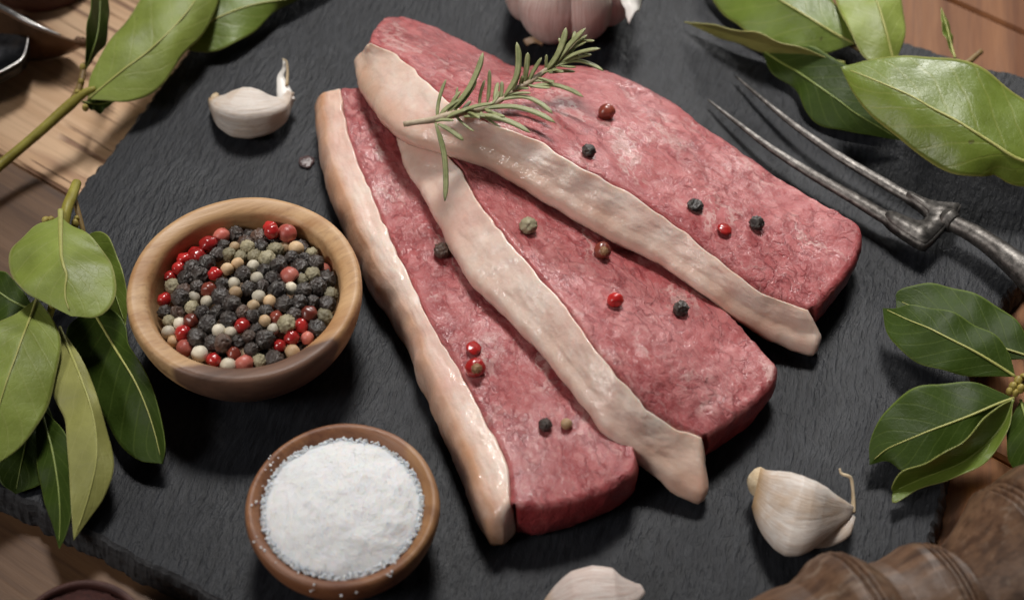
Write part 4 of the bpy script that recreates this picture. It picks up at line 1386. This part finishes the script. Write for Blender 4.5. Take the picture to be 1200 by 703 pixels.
leaf(s2, zl([(50, 455), (35, 490), (28, 530), (18, 578)], [6, 7, 6, 2]), zl([(50, 455), (8, 490), (-2, 556), (18, 578)], [6, 8, 5, 2]), zl([(50, 455), (68, 515), (56, 560), (18, 578)], [6, 4, 3, 2]), 'leaf_dark', 'rib_dark')
leaf(s2, zl([(45, 470), (62, 530), (70, 590), (69, 642)], [10, 9, 7, 3]), zl([(45, 470), (42, 525), (50, 580), (62, 616), (69, 642)], [10, 6, 4, 3]), zl([(45, 470), (82, 520), (84, 590), (77, 625), (69, 642)], [10, 12, 10, 6, 3]), 'leaf_dark', 'rib_dark')
leaf(s2, zl([(108, 362), (135, 408), (160, 450), (178, 495), (190, 542)], [12, 15, 15, 12, 8]), zl([(108, 362), (78, 385), (85, 430), (118, 482), (140, 520), (162, 538), (190, 542)], [12, 9, 7, 7, 8]),
     zl([(108, 362), (122, 357), (145, 376), (151, 405), (173, 440), (186, 480), (193, 520), (190, 542)], [12, 17, 18, 17, 14, 8]), 'leaf_dark', 'rib')
leaf(s2, zl([(70, 383), (94, 440), (110, 490), (113, 540), (100, 592), (86, 632)], [15, 19, 18, 15, 10, 6]), zl([(70, 383), (62, 438), (63, 464), (76, 492), (80, 540), (83, 590), (86, 632)], [15, 17, 15, 13, 6]),
     zl([(70, 383), (96, 420), (111, 455), (123, 495), (134, 545), (122, 582), (105, 606), (86, 632)], [15, 19, 16, 12, 8, 6]), 'leaf_yellow', label='yellowing bay leaf pointing down')
leaf(s2, zl([(43, 348), (27, 395), (10, 440), (-4, 490), (-12, 548)], [18, 24, 24, 20, 14]), zl([(43, 348), (20, 365), (-2, 377), (-30, 402), (-50, 450), (-40, 510), (-12, 548)], [18, 24, 24, 20, 14]),
     zl([(43, 348), (63, 375), (71, 400), (66, 440), (51, 485), (26, 520), (-12, 548)], [18, 21, 19, 17, 14]), 'leaf_pale')
leaf(s2, zl([(71, 246), (72, 300), (78, 320), (76, 345), (84, 371)], [26, 31, 31, 29, 26]), zl([(71, 258), (40, 265), (15, 290), (11, 315), (28, 342), (50, 353), (84, 371)], [26, 27, 27, 28, 26]),
     zl([(71, 258), (100, 272), (126, 300), (136, 330), (131, 356), (112, 371), (84, 371)], [26, 28, 28, 27, 26]), 'leaf_pale', label='round pale bay leaf facing up', ribw=0.0019)

# --- upper right
s3 = empty('bay_sprig', W(1060, 90, 0)); tag(s3, 'bay leaves at the top right behind the fork, the largest one glossy', 'herb', 'bay sprigs around the board')
pxtube('stem', [(978, 40, 8), (1002, 54, 9), (1040, 72, 10), (1085, 82, 10), (1125, 78, 10), (1150, 60, 8)], [3, 3.5, 4, 4.5, 4, 3], M['stem_brown'], s3, n=10, steps=30)
leaf(s3, zl([(893, 58), (950, 95), (1000, 130), (1057, 164)], [4, 8, 8, 3]), zl([(893, 58), (904, 85), (930, 102), (945, 132), (975, 150), (1057, 164)], [4, 4, 3, 3]), zl([(893, 58), (950, 55), (1005, 85), (1042, 122), (1057, 164)], [4, 12, 12, 8, 3]), 'leaf_dark', 'rib_dark')
leaf(s3, zl([(1002, 52), (960, 28), (915, 0), (870, -30), (830, -62)], [12, 15, 15, 12, 8]), zl([(1002, 52), (950, 64), (890, 47), (850, 18), (825, -20), (830, -62)], [12, 7, 4, 4, 8]),
     zl([(1002, 52), (988, 15), (965, -12), (920, -48), (830, -62)], [12, 16, 16, 12, 8]), 'leaf_mid')
leaf(s3, zl([(1048, 76), (1038, 35), (1027, 0), (1000, -62)], [13, 19, 20, 14]), zl([(1048, 76), (1020, 71), (1000, 45), (985, 15), (977, -20), (1000, -62)], [13, 17, 19, 17, 14]),
     zl([(1048, 76), (1061, 40), (1056, 0), (1040, -40), (1000, -62)], [13, 16, 17, 14]), 'leaf_pale')
leaf(s3, zl([(990, 74), (920, 57), (850, 37), (802, 25)], [10, 10, 7, 3]), zl([(990, 74), (920, 49), (850, 31), (802, 25)], [10, 16, 12, 3]), zl([(990, 74), (920, 66), (850, 46), (802, 25)], [10, 5, 3, 3]), 'leaf_yellow')
leaf(s3, zl([(1119, 68), (1110, 35), (1103, 8)], [18, 20, 21]), zl([(1119, 68), (1105, 35), (1103, 8)], [18, 22, 21]), zl([(1119, 68), (1114, 35), (1103, 8)], [18, 17, 21]), 'leaf_mid')
leaf(s3, zl([(1264, 200), (1200, 190), (1160, 165), (1110, 135), (1050, 105), (985, 78)], [16, 22, 26, 28, 28, 24]), zl([(1264, 200), (1225, 140), (1185, 104), (1150, 80), (1110, 66), (1060, 66), (1020, 70), (985, 78)], [16, 25, 27, 28, 26, 24]),
     zl([(1264, 200), (1215, 216), (1185, 215), (1165, 206), (1152, 209), (1120, 205), (1080, 182), (1040, 152), (1004, 116), (985, 78)], [16, 16, 17, 20, 24]), 'leaf_fresh', bow=0.0015, ribw=0.0016,
     label='largest glossy bay leaf with a clear yellow midrib')

# --- right
s4 = empty('bay_sprig', W(1190, 450, 0)); tag(s4, 'dark green bay sprig at the right edge above the turned wood', 'herb', 'bay sprigs around the board')
pxtube('stem', [(1184, 456, 12), (1200, 448, 10), (1225, 438, 6), (1262, 426, 2)], [4, 5.5, 6, 6], M['stem_brown'], s4, n=10, steps=24)
for b_ in [(1187, 452, 14, .0016), (1193, 446, 14, .0017), (1183, 458, 13, .0014), (1196, 455, 14, .0016), (1190, 460, 13, .0013), (1199, 441, 13, .0014)]: bud(s4, *b_)
leaf(s4, zl([(1218, 422), (1170, 405), (1110, 375), (1050, 350)], [7, 8, 8, 6]), zl([(1218, 422), (1186, 370), (1150, 348), (1100, 332), (1065, 335), (1051, 342), (1050, 350)], [7, 9, 8, 6]),
     zl([(1218, 422), (1150, 418), (1090, 395), (1055, 372), (1050, 350)], [7, 6, 5, 6]), 'leaf_dark', 'rib')
leaf(s4, zl([(1190, 441), (1150, 415), (1100, 390), (1060, 372), (1034, 361)], [13, 17, 18, 15, 11]), zl([(1190, 441), (1181, 410), (1155, 385), (1110, 365), (1070, 357), (1050, 361), (1034, 361)], [13, 18, 18, 15, 11]),
     zl([(1190, 441), (1150, 440), (1100, 433), (1060, 414), (1040, 390), (1034, 361)], [13, 14, 13, 11]), 'leaf_dark', 'rib')
leaf(s4, zl([(1188, 466), (1140, 485), (1080, 508), (1035, 528), (1019, 544)], [13, 16, 15, 11, 8]), zl([(1188, 466), (1150, 450), (1110, 447), (1065, 458), (1035, 485), (1020, 515), (1019, 544)], [13, 17, 17, 13, 8]),
     zl([(1188, 466), (1160, 490), (1120, 526), (1085, 549), (1060, 552), (1040, 540), (1019, 544)], [13, 13, 11, 9, 8]), 'leaf_dark', 'rib')
leaf(s4, zl([(1187, 468), (1172, 502), (1130, 540), (1080, 560), (1046, 575)], [14, 9, 7, 7, 6]), zl([(1187, 468), (1160, 483), (1132, 514), (1090, 540), (1058, 551), (1046, 568), (1046, 575)], [14, 20, 19, 15, 9, 6]),
     zl([(1187, 468), (1180, 505), (1150, 545), (1112, 561), (1075, 573), (1048, 588), (1046, 575)], [14, 10, 8, 7, 6]), 'leaf_mid', 'rib_dark', label='bay leaf folded lengthwise')
leaf(s4, zl([(1196, 468), (1204, 500), (1206, 540), (1214, 578)], [10, 12, 11, 5]), zl([(1196, 468), (1181, 500), (1181, 532), (1195, 562), (1214, 578)], [10, 8, 7, 5]), zl([(1196, 468), (1232, 500), (1234, 550), (1214, 578)], [10, 9, 8, 5]), 'leaf_dark', 'rib_dark')

# ================================================================== TURNED WOOD PIECE, lower right
tw = empty('turned_wood_mill', W(1120, 720, -11)); tag(tw, 'turned dark wooden mill with beads and grooves lying in the lower right corner', 'pepper mill')
A0, A1 = W(1050 - 160 * .93, 740 + 160 * .37, 16), W(1050 + 260 * .93, 740 - 260 * .37, 16)
axd = (A1 - A0).normalized()
prof_px = [(-170, 60), (-160, 88), (-125, 92), (-97, 92), (-80, 98), (-65, 107), (-52, 110), (-48, 103), (-44, 109), (-40, 101), (-36, 106), (-30, 101), (-20, 92), (-12, 82), (5, 79), (24, 83), (38, 86), (48, 85), (51, 78), (55, 83), (58, 75), (62, 81), (65, 72), (69, 77), (73, 67), (80, 65), (98, 76), (122, 91), (140, 104), (150, 112), (154, 105), (159, 113), (163, 105), (168, 114), (172, 106), (178, 116), (200, 122), (240, 120), (262, 100)]
L420 = (A1 - A0).length / 420.0
pts = [A0 + axd * ((a + 160) * L420) for a, _ in prof_px]
V, F = [], []
xx = axd.cross(Vector((0, 0, 1))).normalized(); yy = xx.cross(axd).normalized()
fine = []
for (a, r), (a2, r2) in zip(prof_px, prof_px[1:]):
    kk = max(1, int((a2 - a) / 2))
    for q in range(kk):
        t = q / kk; fine.append((a + (a2 - a) * t, r + (r2 - r) * t))
fine.append(prof_px[-1])
nn = 72
for a, r in fine:
    c = A0 + axd * ((a + 160) * L420)
    rw = r * 0.000252
    for j in range(nn):
        th = 2 * math.pi * j / nn
        V.append(c + xx * math.cos(th) * rw + yy * math.sin(th) * rw)
for i in range(len(fine) - 1):
    for j in range(nn):
        q, q2 = i * nn + j, i * nn + (j + 1) % nn
        F.append((q, q2, q2 + nn, q + nn))
F.append(tuple(range(nn))[::-1]); F.append(tuple((len(fine) - 1) * nn + j for j in range(nn)))
me = pydata('mill_body', V, F); wobble(me, 0.0004, 120, 2)
link('mill_body', me, M['mill_wood'], tw)

# ================================================================== lower left: small dark bowl with ground spice
c4 = W(92, 748, 12); c4.z = TABLE_Z
r4 = 74 * mmpp(c4)
db = lathe('spice_bowl', smooth_prof([(0, .0005), (r4 * .5, .0005), (r4 * .85, .008), (r4, .019), (r4 * .99, .0225), (r4 * .95, .0232), (r4 * .90, .0222), (r4 * .86, .018), (r4 * .5, .012), (0, .012)], 50), 72, M['dark_wood'])
db.location = c4
tag(db, 'small dark red-brown bowl cut off at the lower left corner', 'bowl')
V, F = [], []
for i in range(31):
    for j in range(80):
        a = 2 * math.pi * j / 80; r = r4 * .885 * i / 30
        p = Vector((r * math.cos(a), r * math.sin(a), 0.0205 + 0.004 * (1 - (i / 30) ** 2)))
        p.z += 0.0007 * noise.fractal(p * 420, 1, 2, 3)
        V.append(p)
for i in range(30):
    for j in range(80):
        F.append((i * 80 + j, (i + 1) * 80 + j, (i + 1) * 80 + (j + 1) % 80, i * 80 + (j + 1) % 80))
so = link('ground_spice', pydata('ground_spice', V, F), M['spice']); so.location = c4
tag(so, 'dark red ground spice filling the bowl at the lower left corner', 'spice', kind='stuff')

# ================================================================== upper left corner: dark blade and brown scoop
bl = empty('black_knife', W(5, 65, -8)); tag(bl, 'corner of a black steel knife with a bright edge, below the brown scoop', 'knife')
plate('blade', [(-60, 38), (-20, 36), (20, 39), (33, 43), (31, 54), (27, 66), (20, 73), (0, 84), (-30, 98), (-60, 108)], 4, 0.006, M['black_steel'], bl, 0.0006)
pxtube('bevel', [(33, 42, 4.2), (31, 54, 4.2), (27, 66, 4.2), (20, 73, 4.2), (0, 84, 4.2), (-30, 98, 4.2)], [1.0, 1.4, 1.8, 2.0, 1.4, 1.2], M['bright_steel'], bl, n=8, steps=30, flat=0.5)
sc_o = empty('brown_scoop', W(45, 45, -11)); tag(sc_o, 'brown pointed scoop with a bright rim and ringed tip in the top left corner', 'scoop')


def scoop():
    rim = poly(WP([(-40, -8, 8), (0, 8, 9), (25, 21, 9), (50, 33, 8), (80, 44, 5), (96, 50, 1)]))
    low = poly(WP([(-40, 50, -9), (0, 62, -10), (28, 68, -10.5), (52, 67, -10.5), (78, 60, -9), (96, 51, -2)]))
    n, k = 40, 16
    V, F = [], []
    for i in range(n + 1):
        u = i / n; a, b = rim(u), low(u)
        for j in range(k + 1):
            v = j / k
            p = a.lerp(b, v) + Vector((0.2, -0.5, -0.4)) * 0.004 * math.sin(math.pi * v) * (1 - u ** 3)
            V.append(p)
    for i in range(n):
        for j in range(k):
            q = i * (k + 1) + j
            F.append((q, q + k + 1, q + k + 2, q + 1))
    o = link('scoop_shell', pydata('scoop_shell', V, F), M['brown_metal'], sc_o)
    sm = o.modifiers.new('thickness', 'SOLIDIFY'); sm.thickness = 0.0012
    return [rim(i / 12) for i in range(11)]


rp = scoop()
tube_obj('rim_wire', rp, [0.0011] * 7 + [0.0009, 0.0007, 0.0005, 0.0003], M['bright_steel'], sc_o, n=10, steps=40)
pxtube('ringed_tip', [(88, 48, 0), (93, 49, 0), (95, 49, 0), (97, 50, 0), (99, 50, 0), (101, 50, 0), (104, 51, 0)], [4, 6.5, 5, 6.5, 5, 6, 3.5], M['brown_metal'], sc_o, n=14, steps=36)
dk = empty('upturned_bowl', W(50, -20, -11)); tag(dk, 'very dark brown upturned wooden bowl at the top left edge behind the scoop', 'bowl')
ld = lathe('bowl_shell', smooth_prof([(0, .020), (.010, .0195), (.017, .016), (.0205, .009), (.021, .002), (.020, .0)], 30), 48, M['dark_wood'], dk)
ld.matrix_parent_inverse = Matrix(); ld.location = (0, 0.004, 0)

# small dark drop of juice on the slate
me = corn_mesh('juice_drop', 'smooth', 5.0, 1.0); me.transform(Matrix.Diagonal((0.0030, 0.0026, 0.0006, 1)))
for v in me.vertices:
    v.co *= 1 + 0.35 * noise.noise(v.co * 500 + Vector((3, 1, 0)))
o = link('juice_drop', me, M['drop']); o.location = W(359, 189, 0.7)
tag(o, 'small dark glossy fleck on the slate left of the nearest steak', 'fleck')
